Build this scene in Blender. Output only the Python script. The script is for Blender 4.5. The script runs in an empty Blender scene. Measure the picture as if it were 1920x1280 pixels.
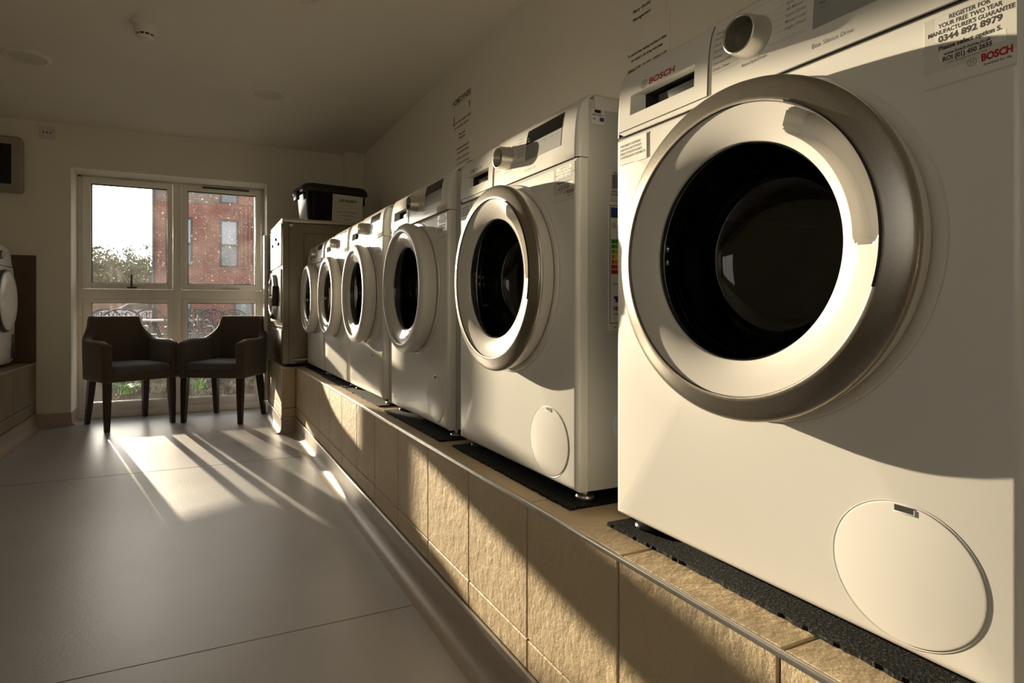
import bpy, bmesh, math, random
from mathutils import Vector, Matrix
random.seed(7)
PI = math.pi
R = math.radians
SC = bpy.context.scene
COL = SC.collection
H = 0.875                      # lens height above the floor

# ------------------------------------------------------------------ camera
cd = bpy.data.cameras.new('camera')
cam = bpy.data.objects.new('camera', cd); COL.objects.link(cam)
cam.location = (0, 0, H)
cam.rotation_euler = (R(90), 0, -0.4221)
cd.sensor_width = 36; cd.lens = 1095.7/1920*36
cd.shift_x = (960-866.4)/1920
cd.shift_y = (582.5-640)/1920
cd.clip_start = 0.02; cd.clip_end = 400
SC.camera = cam

# ------------------------------------------------------------------ sky, sun, exposure
AZ, EL = R(13.2), R(7.5)
SUN_TO = Vector((math.sin(AZ)*math.cos(EL), -math.cos(AZ)*math.cos(EL), -math.sin(EL)))
w = bpy.data.worlds.new('sky'); SC.world = w; w.use_nodes = True
nt = w.node_tree; nt.nodes.clear()
N = nt.nodes.new; L = nt.links.new
out = N('ShaderNodeOutputWorld'); bg = N('ShaderNodeBackground')
tc = N('ShaderNodeTexCoord'); sx = N('ShaderNodeSeparateXYZ')
L(tc.outputs['Generated'], sx.inputs[0])
cr = N('ShaderNodeValToRGB')
e = cr.color_ramp.elements
e[0].position = 0.0; e[0].color = (1.0, 0.92, 0.76, 1)
e[1].position = 1.0; e[1].color = (0.30, 0.38, 0.50, 1)
m_ = cr.color_ramp.elements.new(0.35); m_.color = (0.82, 0.82, 0.80, 1)
L(sx.outputs['Z'], cr.inputs[0])
dot = N('ShaderNodeVectorMath'); dot.operation = 'DOT_PRODUCT'
nrm = N('ShaderNodeVectorMath'); nrm.operation = 'NORMALIZE'
L(tc.outputs['Generated'], nrm.inputs[0]); L(nrm.outputs[0], dot.inputs[0]); dot.inputs[1].default_value = -SUN_TO
mx = N('ShaderNodeMath'); mx.operation = 'MAXIMUM'; L(dot.outputs['Value'], mx.inputs[0]); mx.inputs[1].default_value = 0
pw = N('ShaderNodeMath'); pw.operation = 'POWER'; L(mx.outputs[0], pw.inputs[0]); pw.inputs[1].default_value = 16
glow = N('ShaderNodeMix'); glow.data_type = 'RGBA'; glow.blend_type = 'ADD'; glow.inputs['Factor'].default_value = 1
gc = N('ShaderNodeMix'); gc.data_type = 'RGBA'; gc.inputs['A'].default_value = (0, 0, 0, 1); gc.inputs['B'].default_value = (6.5, 5.9, 4.9, 1)
L(pw.outputs[0], gc.inputs['Factor']); L(cr.outputs[0], glow.inputs['A']); L(gc.outputs['Result'], glow.inputs['B'])
L(glow.outputs['Result'], bg.inputs['Color']); bg.inputs['Strength'].default_value = 1.5
L(bg.outputs[0], out.inputs[0])
sd = bpy.data.lights.new('sun', 'SUN'); sun = bpy.data.objects.new('sun', sd); COL.objects.link(sun)
sun.rotation_euler = SUN_TO.to_track_quat('-Z', 'Y').to_euler(); sun.location = (-3, 12, 4)
sd.energy = 14.0; sd.color = (1.0, 0.83, 0.58); sd.angle = R(0.6)
SC.view_settings.view_transform = 'Standard'; SC.view_settings.look = 'None'
SC.view_settings.gamma = 1; SC.view_settings.use_curve_mapping = False
SC.view_settings.exposure = 0.0
SC.cycles.max_bounces = 12; SC.cycles.diffuse_bounces = 7; SC.cycles.glossy_bounces = 5
SC.cycles.transparent_max_bounces = 16; SC.cycles.sample_clamp_indirect = 6
SC.cycles.use_denoising = True

# ------------------------------------------------------------------ materials
def new_mat(name):
    m = bpy.data.materials.new(name); m.use_nodes = True
    t = m.node_tree; b = t.nodes['Principled BSDF']
    return m, t, b
def tex_noise(t, scale, detail=4, rough=.55, coord='Object', vscale=None):
    c = t.nodes.new('ShaderNodeTexCoord'); n = t.nodes.new('ShaderNodeTexNoise')
    n.inputs['Scale'].default_value = scale; n.inputs['Detail'].default_value = detail; n.inputs['Roughness'].default_value = rough
    if vscale:
        mp = t.nodes.new('ShaderNodeMapping'); mp.inputs['Scale'].default_value = vscale
        t.links.new(c.outputs[coord], mp.inputs[0]); t.links.new(mp.outputs[0], n.inputs['Vector'])
    else: t.links.new(c.outputs[coord], n.inputs['Vector'])
    return n
def ramp(t, src, stops):
    r = t.nodes.new('ShaderNodeValToRGB'); t.links.new(src, r.inputs[0])
    el = r.color_ramp.elements
    while len(el) > 1: el.remove(el[-1])
    el[0].position = stops[0][0]; el[0].color = (*stops[0][1], 1)
    for p, c in stops[1:]:
        q = el.new(p); q.color = (*c, 1)
    return r
def bump(t, b, src, dist, strength=1.0):
    n = t.nodes.new('ShaderNodeBump'); n.inputs['Distance'].default_value = dist; n.inputs['Strength'].default_value = strength
    t.links.new(src, n.inputs['Height']); t.links.new(n.outputs[0], b.inputs['Normal']); return n
def simple(name, col, rough=.5, metal=0, var=.04, scale=8, coat=0, bumpd=0, bscale=200, spec=.5):
    """principled surface with slight procedural variation of colour and roughness"""
    m, t, b = new_mat(name)
    n = tex_noise(t, scale)
    lo = tuple(max(0, c*(1-var)) for c in col); hi = tuple(min(1, c*(1+var)) for c in col)
    r = ramp(t, n.outputs['Fac'], [(.3, lo), (.7, hi)])
    t.links.new(r.outputs[0], b.inputs['Base Color'])
    b.inputs['Roughness'].default_value = rough; b.inputs['Metallic'].default_value = metal
    b.inputs['Coat Weight'].default_value = coat; b.inputs['Coat Roughness'].default_value = .08
    b.inputs['Specular IOR Level'].default_value = spec
    if bumpd:
        bump(t, b, tex_noise(t, bscale, 3).outputs['Fac'], bumpd)
    return m
M = {}
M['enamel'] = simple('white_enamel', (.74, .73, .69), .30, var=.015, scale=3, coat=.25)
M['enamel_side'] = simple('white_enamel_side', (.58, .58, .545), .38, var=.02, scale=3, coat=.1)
M['plastic'] = simple('white_plastic', (.76, .75, .71), .26, var=.012, scale=5, coat=.3)
M['gloss_white'] = simple('glossy_white_bezel', (.70, .68, .64), .16, var=.012, scale=5, coat=.6)
M['matt_white'] = simple('matt_white_rim', (.72, .70, .66), .35, var=.02, scale=6, coat=.1)
M['seam'] = simple('seam_black', (.015, .015, .014), .6)
M['black'] = simple('black_plastic', (.012, .012, .013), .3, var=.2)
M['black_gloss'] = simple('black_gloss', (.006, .006, .007), .12, spec=.35)
M['grey_touch'] = simple('grey_display_film', (.34, .35, .34), .25)
M['ink'] = simple('print_ink', (.03, .03, .03), .6)
M['grey_ink'] = simple('grey_print_ink', (.22, .21, .20), .6)
M['red_ink'] = simple('red_print_ink', (.42, .012, .018), .5)
M['paper'] = simple('paper', (.74, .72, .66), .7, var=.03)
M['paper_dim'] = simple('wall_paper_sheet', (.74, .71, .63), .6, var=.02)
M['rubber'] = simple('grey_rubber', (.07, .075, .075), .35, var=.2)
M['chrome'] = simple('chrome', (.75, .74, .72), .08, metal=1)
M['alu'] = simple('satin_aluminium', (.62, .60, .57), .32, metal=.9, var=.08, scale=30)
M['upvc'] = simple('window_upvc', (.84, .82, .78), .35, var=.02)
M['gasket'] = simple('window_gasket', (.05, .05, .05), .5)
M['wood'] = simple('dark_wood', (.025, .014, .009), .35, var=.3, scale=20)
M['rooms_white'] = simple('grille_white', (.62, .60, .55), .5)
def brushed(name, col, rough, axis=(1, 60, 60), metal=1.0):
    m, t, b = new_mat(name)
    n = tex_noise(t, 12, 3, .6, vscale=axis)
    r = ramp(t, n.outputs['Fac'], [(.3, tuple(c*.9 for c in col)), (.7, tuple(min(1, c*1.08) for c in col))])
    t.links.new(r.outputs[0], b.inputs['Base Color'])
    rr = t.nodes.new('ShaderNodeMapRange'); t.links.new(n.outputs['Fac'], rr.inputs[0])
    rr.inputs['To Min'].default_value = rough*.85; rr.inputs['To Max'].default_value = rough*1.15
    t.links.new(rr.outputs[0], b.inputs['Roughness']); b.inputs['Metallic'].default_value = metal
    return m
M['silver'] = brushed('brushed_silver_ring', (.37, .345, .30), .31, (40, 40, 40), .95)
M['satin_light'] = simple('satin_light_rim', (.70, .69, .65), .42, metal=.35, var=.03)
M['knob'] = brushed('brushed_knob', (.66, .64, .59), .30, (90, 2, 90), .9)
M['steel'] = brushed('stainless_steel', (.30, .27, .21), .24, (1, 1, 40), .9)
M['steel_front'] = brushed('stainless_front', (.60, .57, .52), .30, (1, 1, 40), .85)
def paint(name, col, bd=.0006):
    m, t, b = new_mat(name)
    n = tex_noise(t, 1.3, 5)
    r = ramp(t, n.outputs['Fac'], [(.3, tuple(c*.96 for c in col)), (.7, tuple(c*1.03 for c in col))])
    t.links.new(r.outputs[0], b.inputs['Base Color']); b.inputs['Roughness'].default_value = .62
    bump(t, b, tex_noise(t, 160, 4).outputs['Fac'], bd)
    return m
M['wall'] = paint('wall_paint', (.76, .73, .65))
M['ceil'] = paint('ceiling_paint', (.76, .73, .66))
# vinyl floor
def vinyl(name, seams=True):
    m, t, b = new_mat(name)
    c = t.nodes.new('ShaderNodeTexCoord')
    n = tex_noise(t, 420, 3, .7); n2 = tex_noise(t, 3, 5)
    r = ramp(t, n.outputs['Fac'], [(.32, (.36, .365, .39)), (.5, (.46, .46, .485)), (.7, (.53, .53, .55))])
    r2 = ramp(t, n2.outputs['Fac'], [(.3, (.90, .90, .90)), (.7, (1.05, 1.04, 1.03))])
    mm = t.nodes.new('ShaderNodeMix'); mm.data_type = 'RGBA'; mm.blend_type = 'MULTIPLY'; mm.inputs['Factor'].default_value = 1
    t.links.new(r.outputs[0], mm.inputs['A']); t.links.new(r2.outputs[0], mm.inputs['B'])
    t.links.new(mm.outputs['Result'], b.inputs['Base Color'])
    rr = t.nodes.new('ShaderNodeMapRange'); t.links.new(n2.outputs['Fac'], rr.inputs[0])
    rr.inputs['To Min'].default_value = .34; rr.inputs['To Max'].default_value = .44
    t.links.new(rr.outputs[0], b.inputs['Roughness'])
    n3 = tex_noise(t, 90, 4, .6)
    bump(t, b, n3.outputs['Fac'], .0007)
    b.inputs['Specular IOR Level'].default_value = .8; b.inputs['Coat Weight'].default_value = .5; b.inputs['Coat Roughness'].default_value = .36
    return m
M['vinyl'] = vinyl('speckled_vinyl')
M['vinyl_base_shaded'] = simple('shaded_vinyl_skirting', (.40, .34, .27), .38, var=.06, scale=60)  # floor vinyl on the skirting, shade and tile bounce put into its colour
M['weld'] = simple('vinyl_weld', (.20, .19, .18), .5)
# riven stone tile
def stone(name, c0, c1, scale=16, bd=.006):
    m, t, b = new_mat(name)
    n = tex_noise(t, scale, 9, .62, vscale=(1, 1, .75)); n2 = tex_noise(t, 5, 4)
    vo = t.nodes.new('ShaderNodeTexVoronoi'); vo.inputs['Scale'].default_value = scale*1.6; vo.feature = 'SMOOTH_F1'
    c = t.nodes.new('ShaderNodeTexCoord')
    ds = t.nodes.new('ShaderNodeMix'); ds.data_type = 'VECTOR'; ds.inputs['Factor'].default_value = .12
    t.links.new(c.outputs['Object'], ds.inputs['A']); t.links.new(n.outputs['Color'], ds.inputs['B'])
    t.links.new(ds.outputs['Result'], vo.inputs['Vector'])
    ad = t.nodes.new('ShaderNodeMath'); ad.operation = 'MULTIPLY_ADD'; ad.inputs[1].default_value = .10
    t.links.new(vo.outputs['Distance'], ad.inputs[0]); t.links.new(n.outputs['Fac'], ad.inputs[2])
    r = ramp(t, n2.outputs['Fac'], [(.3, c0), (.7, c1)])
    t.links.new(r.outputs[0], b.inputs['Base Color']); b.inputs['Roughness'].default_value = .6
    bump(t, b, ad.outputs[0], bd, 1.0)
    return m
M['stone'] = stone('riven_stone_tile', (.50, .385, .235), (.58, .455, .29), scale=40, bd=.0045)
M['stone_shaded'] = stone('shaded_plinth_tile', (.20, .155, .10), (.25, .20, .13), bd=.004)  # same stone as the right plinth, shade put into its base colour
M['stone_dark'] = stone('brown_wall_tile', (.10, .065, .04), (.13, .085, .055), bd=.003)
M['grout'] = simple('grout', (.10, .075, .05), .85)
# granular rubber mat
m, t, b = new_mat('granular_rubber'); M['mat'] = m
n = tex_noise(t, 260, 4, .7); r = ramp(t, n.outputs['Fac'], [(.40, (.003, .004, .004)), (.56, (.016, .019, .018)), (.66, (.20, .20, .165))])  # palest stop paints glints of the granules into the colour
t.links.new(r.outputs[0], b.inputs['Base Color']); b.inputs['Roughness'].default_value = .75; b.inputs['Specular IOR Level'].default_value = .2
bump(t, b, n.outputs['Fac'], .012)
# fabric
m, t, b = new_mat('brown_fabric'); M['fabric'] = m
n = tex_noise(t, 300, 3); r = ramp(t, n.outputs['Fac'], [(.3, (.060, .046, .034)), (.7, (.095, .074, .055))])
t.links.new(r.outputs[0], b.inputs['Base Color']); b.inputs['Roughness'].default_value = .85
b.inputs['Sheen Weight'].default_value = .9; b.inputs['Sheen Roughness'].default_value = .3; bump(t, b, n.outputs['Fac'], .0015)
m, t, b = new_mat('blue_grey_seat_fabric'); M['seatfab'] = m
n = tex_noise(t, 300, 3); r = ramp(t, n.outputs['Fac'], [(.3, (.055, .055, .065)), (.7, (.085, .085, .10))])
t.links.new(r.outputs[0], b.inputs['Base Color']); b.inputs['Roughness'].default_value = .7
b.inputs['Sheen Weight'].default_value = .3; bump(t, b, n.outputs['Fac'], .001)
# glass panes (thin): fresnel mix of transparent and glossy, plus dirt specks
def pane_mat(name, tint=(1, 1, 1), dirt=0.0, boost=1.0):
    m = bpy.data.materials.new(name); m.use_nodes = True; t = m.node_tree; t.nodes.clear()
    o = t.nodes.new('ShaderNodeOutputMaterial'); tr = t.nodes.new('ShaderNodeBsdfTransparent'); tr.inputs[0].default_value = (*tint, 1)
    gl = t.nodes.new('ShaderNodeBsdfGlossy'); gl.inputs['Roughness'].default_value = .02
    lw = t.nodes.new('ShaderNodeLayerWeight'); lw.inputs['Blend'].default_value = .5      # Schlick, the same from both faces
    p5 = t.nodes.new('ShaderNodeMath'); p5.operation = 'POWER'; p5.inputs[1].default_value = 5; t.links.new(lw.outputs['Facing'], p5.inputs[0])
    mu = t.nodes.new('ShaderNodeMath'); mu.operation = 'MULTIPLY_ADD'; mu.inputs[1].default_value = .9*boost; mu.inputs[2].default_value = .04*boost; mu.use_clamp = True; t.links.new(p5.outputs[0], mu.inputs[0])
    mi = t.nodes.new('ShaderNodeMixShader'); t.links.new(mu.outputs[0], mi.inputs[0]); t.links.new(tr.outputs[0], mi.inputs[1]); t.links.new(gl.outputs[0], mi.inputs[2])
    last = mi
    if dirt:
        tl = t.nodes.new('ShaderNodeBsdfTranslucent'); tl.inputs[0].default_value = (.9, .9, .88, 1)
        n = tex_noise(t, 3.2, 6, .7); n2 = tex_noise(t, 55, 2, .5)
        a = t.nodes.new('ShaderNodeMapRange'); t.links.new(n2.outputs['Fac'], a.inputs[0]); a.inputs['From Min'].default_value = .66; a.inputs['From Max'].default_value = .74; a.inputs['To Max'].default_value = dirt*3
        a2 = t.nodes.new('ShaderNodeMapRange'); t.links.new(n.outputs['Fac'], a2.inputs[0]); a2.inputs['From Min'].default_value = .38; a2.inputs['From Max'].default_value = .8; a2.inputs['To Min'].default_value = dirt*.12; a2.inputs['To Max'].default_value = dirt*.9
        sm = t.nodes.new('ShaderNodeMath'); sm.operation = 'ADD'; t.links.new(a.outputs[0], sm.inputs[0]); t.links.new(a2.outputs[0], sm.inputs[1]); sm.use_clamp = True
        m2 = t.nodes.new('ShaderNodeMixShader'); t.links.new(sm.outputs[0], m2.inputs[0]); t.links.new(mi.outputs[0], m2.inputs[1]); t.links.new(tl.outputs[0], m2.inputs[2]); last = m2
    t.links.new(last.outputs[0], o.inputs[0]); return m
M['pane'] = pane_mat('window_glass', dirt=.035)
M['pane_dirty'] = pane_mat('window_glass_dusty', dirt=.02)
M['bowl'] = pane_mat('door_bowl_glass', (.26, .31, .29), boost=1.8)
M['drum_dark'] = simple('dark_drum', (.02, .02, .02), .4, metal=.4)
M['sticker_film'] = simple('label_film', (.66, .65, .60), .18, coat=.3)
# outdoors
m, t, b = new_mat('red_brick'); M['brick'] = m
c = t.nodes.new('ShaderNodeTexCoord'); mp = t.nodes.new('ShaderNodeMapping'); mp.inputs['Rotation'].default_value = (R(90), 0, 0)
br = t.nodes.new('ShaderNodeTexBrick'); t.links.new(c.outputs['Object'], mp.inputs[0]); t.links.new(mp.outputs[0], br.inputs[0])
br.inputs['Scale'].default_value = 1.0; br.inputs['Brick Width'].default_value = .225; br.inputs['Row Height'].default_value = .075; br.inputs['Mortar Size'].default_value = .006
br.inputs['Color1'].default_value = (.36, .12, .085, 1); br.inputs['Color2'].default_value = (.28, .10, .08, 1); br.inputs['Mortar'].default_value = (.36, .30, .27, 1)
t.links.new(br.outputs['Color'], b.inputs['Base Color']); b.inputs['Roughness'].default_value = .9
M['brick_grey'] = simple('grey_brick', (.26, .20, .18), .9, var=.2, scale=12)
M['frame_grey'] = simple('grey_window_frame', (.09, .10, .12), .5)
M['blind'] = simple('pale_blind', (.55, .60, .70), .3)
M['lowpane'] = simple('reflecting_pane', (.24, .29, .34), .12)
M['paving'] = simple('pale_paving', (.20, .19, .18), .9, var=.12, scale=3, spec=.05)
M['soil'] = simple('bark_mulch', (.05, .042, .034), .9, var=.5, scale=40, bumpd=.003, bscale=60, spec=.02)
for k_ in ('soil', 'paving'):          # dry ground: plain diffuse, no sheen
    t = M[k_].node_tree; b = t.nodes['Principled BSDF']; df = t.nodes.new('ShaderNodeBsdfDiffuse')
    t.links.new(b.inputs['Base Color'].links[0].from_socket, df.inputs['Color']); t.links.new(df.outputs[0], t.nodes['Material Output'].inputs[0])
M['leaf'] = simple('green_leaf', (.10, .24, .05), .5, var=.4, scale=6)
M['leaf_dry'] = simple('dry_grass', (.15, .145, .11), .9, var=.3, scale=6)
M['tree_leaf'] = simple('hazy_foliage', (.16, .19, .11), .8, var=.3, scale=2)  # distance haze put into a paler leaf colour
M['bark'] = simple('bark', (.16, .13, .10), .9, var=.2)
M['fence'] = simple('timber_fence', (.40, .30, .23), .8, var=.15, scale=4)
M['castalu'] = simple('cast_metal_blue_grey', (.05, .06, .075), .4, metal=.3, var=.2)
M['car'] = simple('white_car_paint', (.75, .78, .84), .2, coat=.5)
M['car_glass'] = simple('car_glass', (.04, .05, .06), .1)

# ------------------------------------------------------------------ mesh helpers
class MB:
    def __init__(s): s.v = []; s.f = []; s.m = []
    def add(s, vs, fs, mi=0):
        o = len(s.v); s.v += [tuple(v) for v in vs]; s.f += [tuple(i+o for i in f) for f in fs]; s.m += [mi]*len(fs); return s
    def box(s, x0, x1, y0, y1, z0, z1, mi=0, mat=None):
        vs = [(x, y, z) for x in (x0, x1) for y in (y0, y1) for z in (z0, z1)]
        if mat is not None: vs = [tuple(mat @ Vector(v)) for v in vs]
        return s.add(vs, [(0, 1, 3, 2), (4, 6, 7, 5), (0, 4, 5, 1), (2, 3, 7, 6), (0, 2, 6, 4), (1, 5, 7, 3)], mi)
    def bbox(s, x0, x1, y0, y1, z0, z1, r=.004, mi=0, seg=2, mat=None):
        """box with rounded edges"""
        bm = bmesh.new(); bmesh.ops.create_cube(bm, size=1)
        for v in bm.verts: v.co = Vector(((x0+x1)/2+v.co.x*(x1-x0), (y0+y1)/2+v.co.y*(y1-y0), (z0+z1)/2+v.co.z*(z1-z0)))
        bmesh.ops.bevel(bm, geom=bm.edges[:], offset=min(r, .49*min(x1-x0, y1-y0, z1-z0)), segments=seg, profile=.5, affect='EDGES')
        vs = [(mat @ v.co) if mat is not None else v.co.copy() for v in bm.verts]
        bm.verts.index_update(); s.add(vs, [[v.index for v in f.verts] for f in bm.faces], mi); bm.free(); return s
    def quad(s, a, b, c, d, mi=0): return s.add([a, b, c, d], [(0, 1, 2, 3)], mi)
    def grid(s, rows, mi=0, closed=False):
        n = len(rows[0]); vs = [p for r_ in rows for p in r_]; fs = []
        for i in range(len(rows)-1):
            for j in range(n if closed else n-1):
                k = (j+1) % n; fs.append((i*n+j, i*n+k, (i+1)*n+k, (i+1)*n+j))
        return s.add(vs, fs, mi)
    def lathe(s, prof, c=(0, 0, 0), axis='x', n=64, mi=0, a0=0, a1=2*PI, fn=None):
        """prof: (radius, offset along axis)"""
        full = abs(a1-a0-2*PI) < 1e-6; rows = []
        k = n if full else n+1
        for (r_, d) in prof:
            row = []
            for j in range(k):
                a = a0+(a1-a0)*j/n
                dd, rr = (fn(r_, d, a) if fn else (d, r_))
                ca, sa = math.cos(a)*rr, math.sin(a)*rr
                if axis == 'x': p = (c[0]+dd, c[1]+ca, c[2]+sa)
                elif axis == 'y': p = (c[0]+ca, c[1]+dd, c[2]+sa)
                else: p = (c[0]+ca, c[1]+sa, c[2]+dd)
                row.append(p)
            rows.append(row)
        return s.grid(rows, mi, closed=full)
    def tube(s, pts, rad, n=8, mi=0, closed=False, cap=True):
        pts = [Vector(p) for p in pts]; rows = []; up = None
        rads = rad if isinstance(rad, (list, tuple)) else [rad]*len(pts)
        for i, p in enumerate(pts):
            a = pts[i-1] if i else (pts[-1] if closed else p); b = pts[i+1] if i < len(pts)-1 else (pts[0] if closed else p)
            d = (b-a).normalized()
            if up is None:
                up = Vector((0, 0, 1)) if abs(d.z) < .9 else Vector((1, 0, 0))
            u = (up-d*up.dot(d)); u = u.normalized() if u.length > 1e-6 else d.orthogonal().normalized(); up = u; v = d.cross(u)
            rows.append([tuple(p+(u*math.cos(2*PI*k/n)+v*math.sin(2*PI*k/n))*rads[i]) for k in range(n)])
        if closed: rows.append(rows[0])
        s.grid(rows, mi, closed=True)
        if cap and not closed:
            s.add(rows[0], [tuple(range(n))[::-1]], mi); s.add(rows[-1], [tuple(range(n))], mi)
        return s
    def prism(s, poly, ax, a, b, mi=0):
        """polygon in the plane perpendicular to ax extruded from a to b; ax 'x': poly=(y,z); 'y': (x,z); 'z': (x,y)"""
        def P(p, t): return {'x': (t, p[0], p[1]), 'y': (p[0], t, p[1]), 'z': (p[0], p[1], t)}[ax]
        n = len(poly); vs = [P(p, a) for p in poly]+[P(p, b) for p in poly]
        return s.add(vs, [tuple(range(n)), tuple(range(2*n-1, n-1, -1))]+[(i, (i+1) % n+0, (i+1) % n+n, i+n) for i in range(n)], mi)
    def mesh(s, name, mats, smooth=35):
        me = bpy.data.meshes.new(name); me.from_pydata(s.v, [], s.f)
        for x in (mats if isinstance(mats, (list, tuple)) else [mats]): me.materials.append(M[x] if isinstance(x, str) else x)
        for p, i in zip(me.polygons, s.m): p.material_index = i
        bm = bmesh.new(); bm.from_mesh(me); bmesh.ops.remove_doubles(bm, verts=bm.verts, dist=1e-6)
        bmesh.ops.recalc_face_normals(bm, faces=bm.faces); bm.to_mesh(me); bm.free()
        if smooth:
            me.shade_smooth(); me.set_sharp_from_angle(angle=R(smooth))
        return me
    def build(s, name, mats, parent=None, smooth=35, **kw):
        return link(name, s.mesh(name, mats, smooth), parent, **kw)
def link(name, me, parent=None, **kw):
    o = bpy.data.objects.new(name, me); COL.objects.link(o)
    if parent is not None: o.parent = parent
    for k, v in kw.items(): o[k] = v
    return o
def thing(name, label, cat, loc=(0, 0, 0), rz=0, group=None):
    o = bpy.data.objects.new(name, None); COL.objects.link(o); o.empty_display_size = .1
    o.location = loc; o.rotation_euler = (0, 0, rz); o['label'] = label; o['category'] = cat
    if group: o['group'] = group
    return o
def tag(o, label, cat, group=None):
    o['label'] = label; o['category'] = cat
    if group: o['group'] = group
    return o
def struct(o): o['kind'] = 'structure'; return o
def copy_tree(o, parent=None):
    c = o.copy(); COL.objects.link(c)
    if parent is not None: c.parent = parent
    for ch in list(o.children): copy_tree(ch, c)
    return c

_tc = {}
def text_mesh(txt, size, bold=0.0, align='LEFT', spacing=1.0, res=3):
    """vertices and faces of flat lettering (x right, y up), one baseline at y = 0"""
    cu = bpy.data.curves.new('t', 'FONT'); cu.body = txt; cu.size = size; cu.align_x = align; cu.offset = bold*size
    cu.space_character = spacing; cu.resolution_u = res; cu.fill_mode = 'BOTH'
    o = bpy.data.objects.new('t', cu); COL.objects.link(o)
    dg = bpy.context.evaluated_depsgraph_get(); dg.update()
    me = o.evaluated_get(dg).to_mesh()
    vs = [tuple(v.co) for v in me.vertices]; fs = [tuple(p.vertices) for p in me.polygons]
    o.evaluated_get(dg).to_mesh_clear(); bpy.data.objects.remove(o); bpy.data.curves.remove(cu)
    return vs, fs
def letters(lines, fn, mb=None):
    """lines: (text, size, x, y, bold, align, width or None); fn maps (x, y) of the sheet to a 3D point"""
    mb = mb or MB()
    for ln in lines:
        txt, size, x, y, bold, al = ln[:6]; wid = ln[6] if len(ln) > 6 else None; mi = ln[7] if len(ln) > 7 else 0
        vs, fs = text_mesh(txt, size, bold, al)
        k = 1
        if wid and vs:
            w0 = max(v[0] for v in vs)-min(v[0] for v in vs); k = wid/w0
        mb.add([fn(x+v[0]*k, y+v[1]) for v in vs], fs, mi)
    return mb
def emblem(mb, cx, cy, r, fn, mi=0):
    """ring with an armature bar"""
    def ring(r0, r1, n=28):
        vs = []
        for k in range(n):
            a = 2*PI*k/n
            vs += [fn(cx+math.cos(a)*r0, cy+math.sin(a)*r0), fn(cx+math.cos(a)*r1, cy+math.sin(a)*r1)]
        mb.add(vs, [(2*k, 2*k+1, (2*k+3) % (2*n), (2*k+2) % (2*n)) for k in range(n)], mi)
    ring(r, r*.86)
    def bar(x0, x1, y0, y1): mb.add([fn(cx+x0*r, cy+y0*r), fn(cx+x1*r, cy+y0*r), fn(cx+x1*r, cy+y1*r), fn(cx+x0*r, cy+y1*r)], [(0, 1, 2, 3)], mi)
    bar(-.32, -.2, -.6, .6); bar(.2, .32, -.6, .6); bar(-.2, .2, -.07, .07); bar(-.6, -.32, -.35, -.25); bar(-.6, -.32, .25, .35); bar(.32, .6, -.35, -.25); bar(.32, .6, .25, .35)
    return mb

# ------------------------------------------------------------------ room shell
X0 = .71                         # plane of the machine fronts
XP = .633                        # plinth face, right
ZP = H-.407                      # plinth top
XW = 1.353; XL = -1.80; YF = 5.28; YWIN = 5.55; YB = -2.2; ZC = H+1.415
WX0, WX1, WZ1 = -.894, .528, H+1.092   # window opening
T = .12
s = MB().box(XL-.3, XW+.3, YB-.3, 5.70, -.12, 0)
struct(s.build('floor', 'vinyl', smooth=0))
wl = MB()
for y in (1.645, 3.60, -.31): wl.box(-1.05, .585, y-.0016, y+.0016, -.001, .0006)
struct(wl.build('trim_floor_welds', 'weld', smooth=0))
s = MB().box(XL-.3, XW+.3, YB-.3, 5.70, ZC, ZC+.15)
struct(s.build('ceiling', 'ceil', smooth=0))
struct(MB().box(XW, XW+.2, YB, 5.68, 0, ZC).build('wall_right', 'wall', smooth=0))
LW = (-1.4, .35, .92, 2.0)     # unseen opening added in the left wall so daylight fills the shaded machine fronts
lw_ = MB().box(XL-.2, XL, YB, LW[0], 0, ZC).box(XL-.2, XL, LW[1], 5.68, 0, ZC).box(XL-.2, XL, LW[0], LW[1], 0, LW[2]).box(XL-.2, XL, LW[0], LW[1], LW[3], ZC)
struct(lw_.build('wall_left', 'wall', smooth=0))
struct(MB().box(XL-.2, XW+.2, YB-.2, YB, 0, ZC).build('wall_back', 'wall', smooth=0))
fw = MB().box(XL, WX0, YF, 5.68, 0, ZC).box(WX1, XW, YF, 5.68, 0, ZC).box(WX0, WX1, YF, 5.68, WZ1, ZC)
struct(fw.build('wall_far', 'wall', smooth=0))
struct(MB().box(1.185, XW, 5.17, YF, 0, ZC).build('wall_far_boxing', 'wall', smooth=0))

def cove_profile(x, sgn, ztop, r=.042):
    """sheet skirting: vertical part and quarter cove down to the floor; sgn = side the room lies on"""
    pts = [(x, ztop), (x+sgn*.0035, ztop), (x+sgn*.0035, r)]
    for k in range(1, 9):
        a = k/8*PI/2; pts.append((x+sgn*(.0035+r*(1-math.cos(a))), r*(1-math.sin(a))+.0008))
    pts += [(x+sgn*(r+.012), .0004), (x, 0)]
    return pts
SK = H-.772
# skirting: right plinth, step, left plinth, far wall piece left of the window, reveals
sk = MB().prism(cove_profile(XP, -1, SK), 'y', YB, 4.335)
struct(sk.build('baseboard_right', 'vinyl_base_shaded', smooth=50))
sk = MB().prism(cove_profile(.534, -1, SK), 'y', 4.33, YF)
def cove_y(y, sgn, ztop, r=.042): return cove_profile(y, sgn, ztop, r)
sk.prism(cove_y(4.332, -1, SK), 'x', .534, XP)
struct(sk.build('baseboard_step', 'vinyl_base_shaded', smooth=50))
sk = MB().prism(cove_profile(-1.112, 1, SK), 'y', YB, YF)
struct(sk.build('baseboard_left', 'vinyl_base_shaded', smooth=50))
sk = MB().prism(cove_y(YF, -1, SK), 'x', -1.112, WX0); sk.prism(cove_profile(WX0, 1, SK), 'y', YF, 5.50)
struct(sk.build('baseboard_far', 'vinyl_base_shaded', smooth=50))
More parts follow.
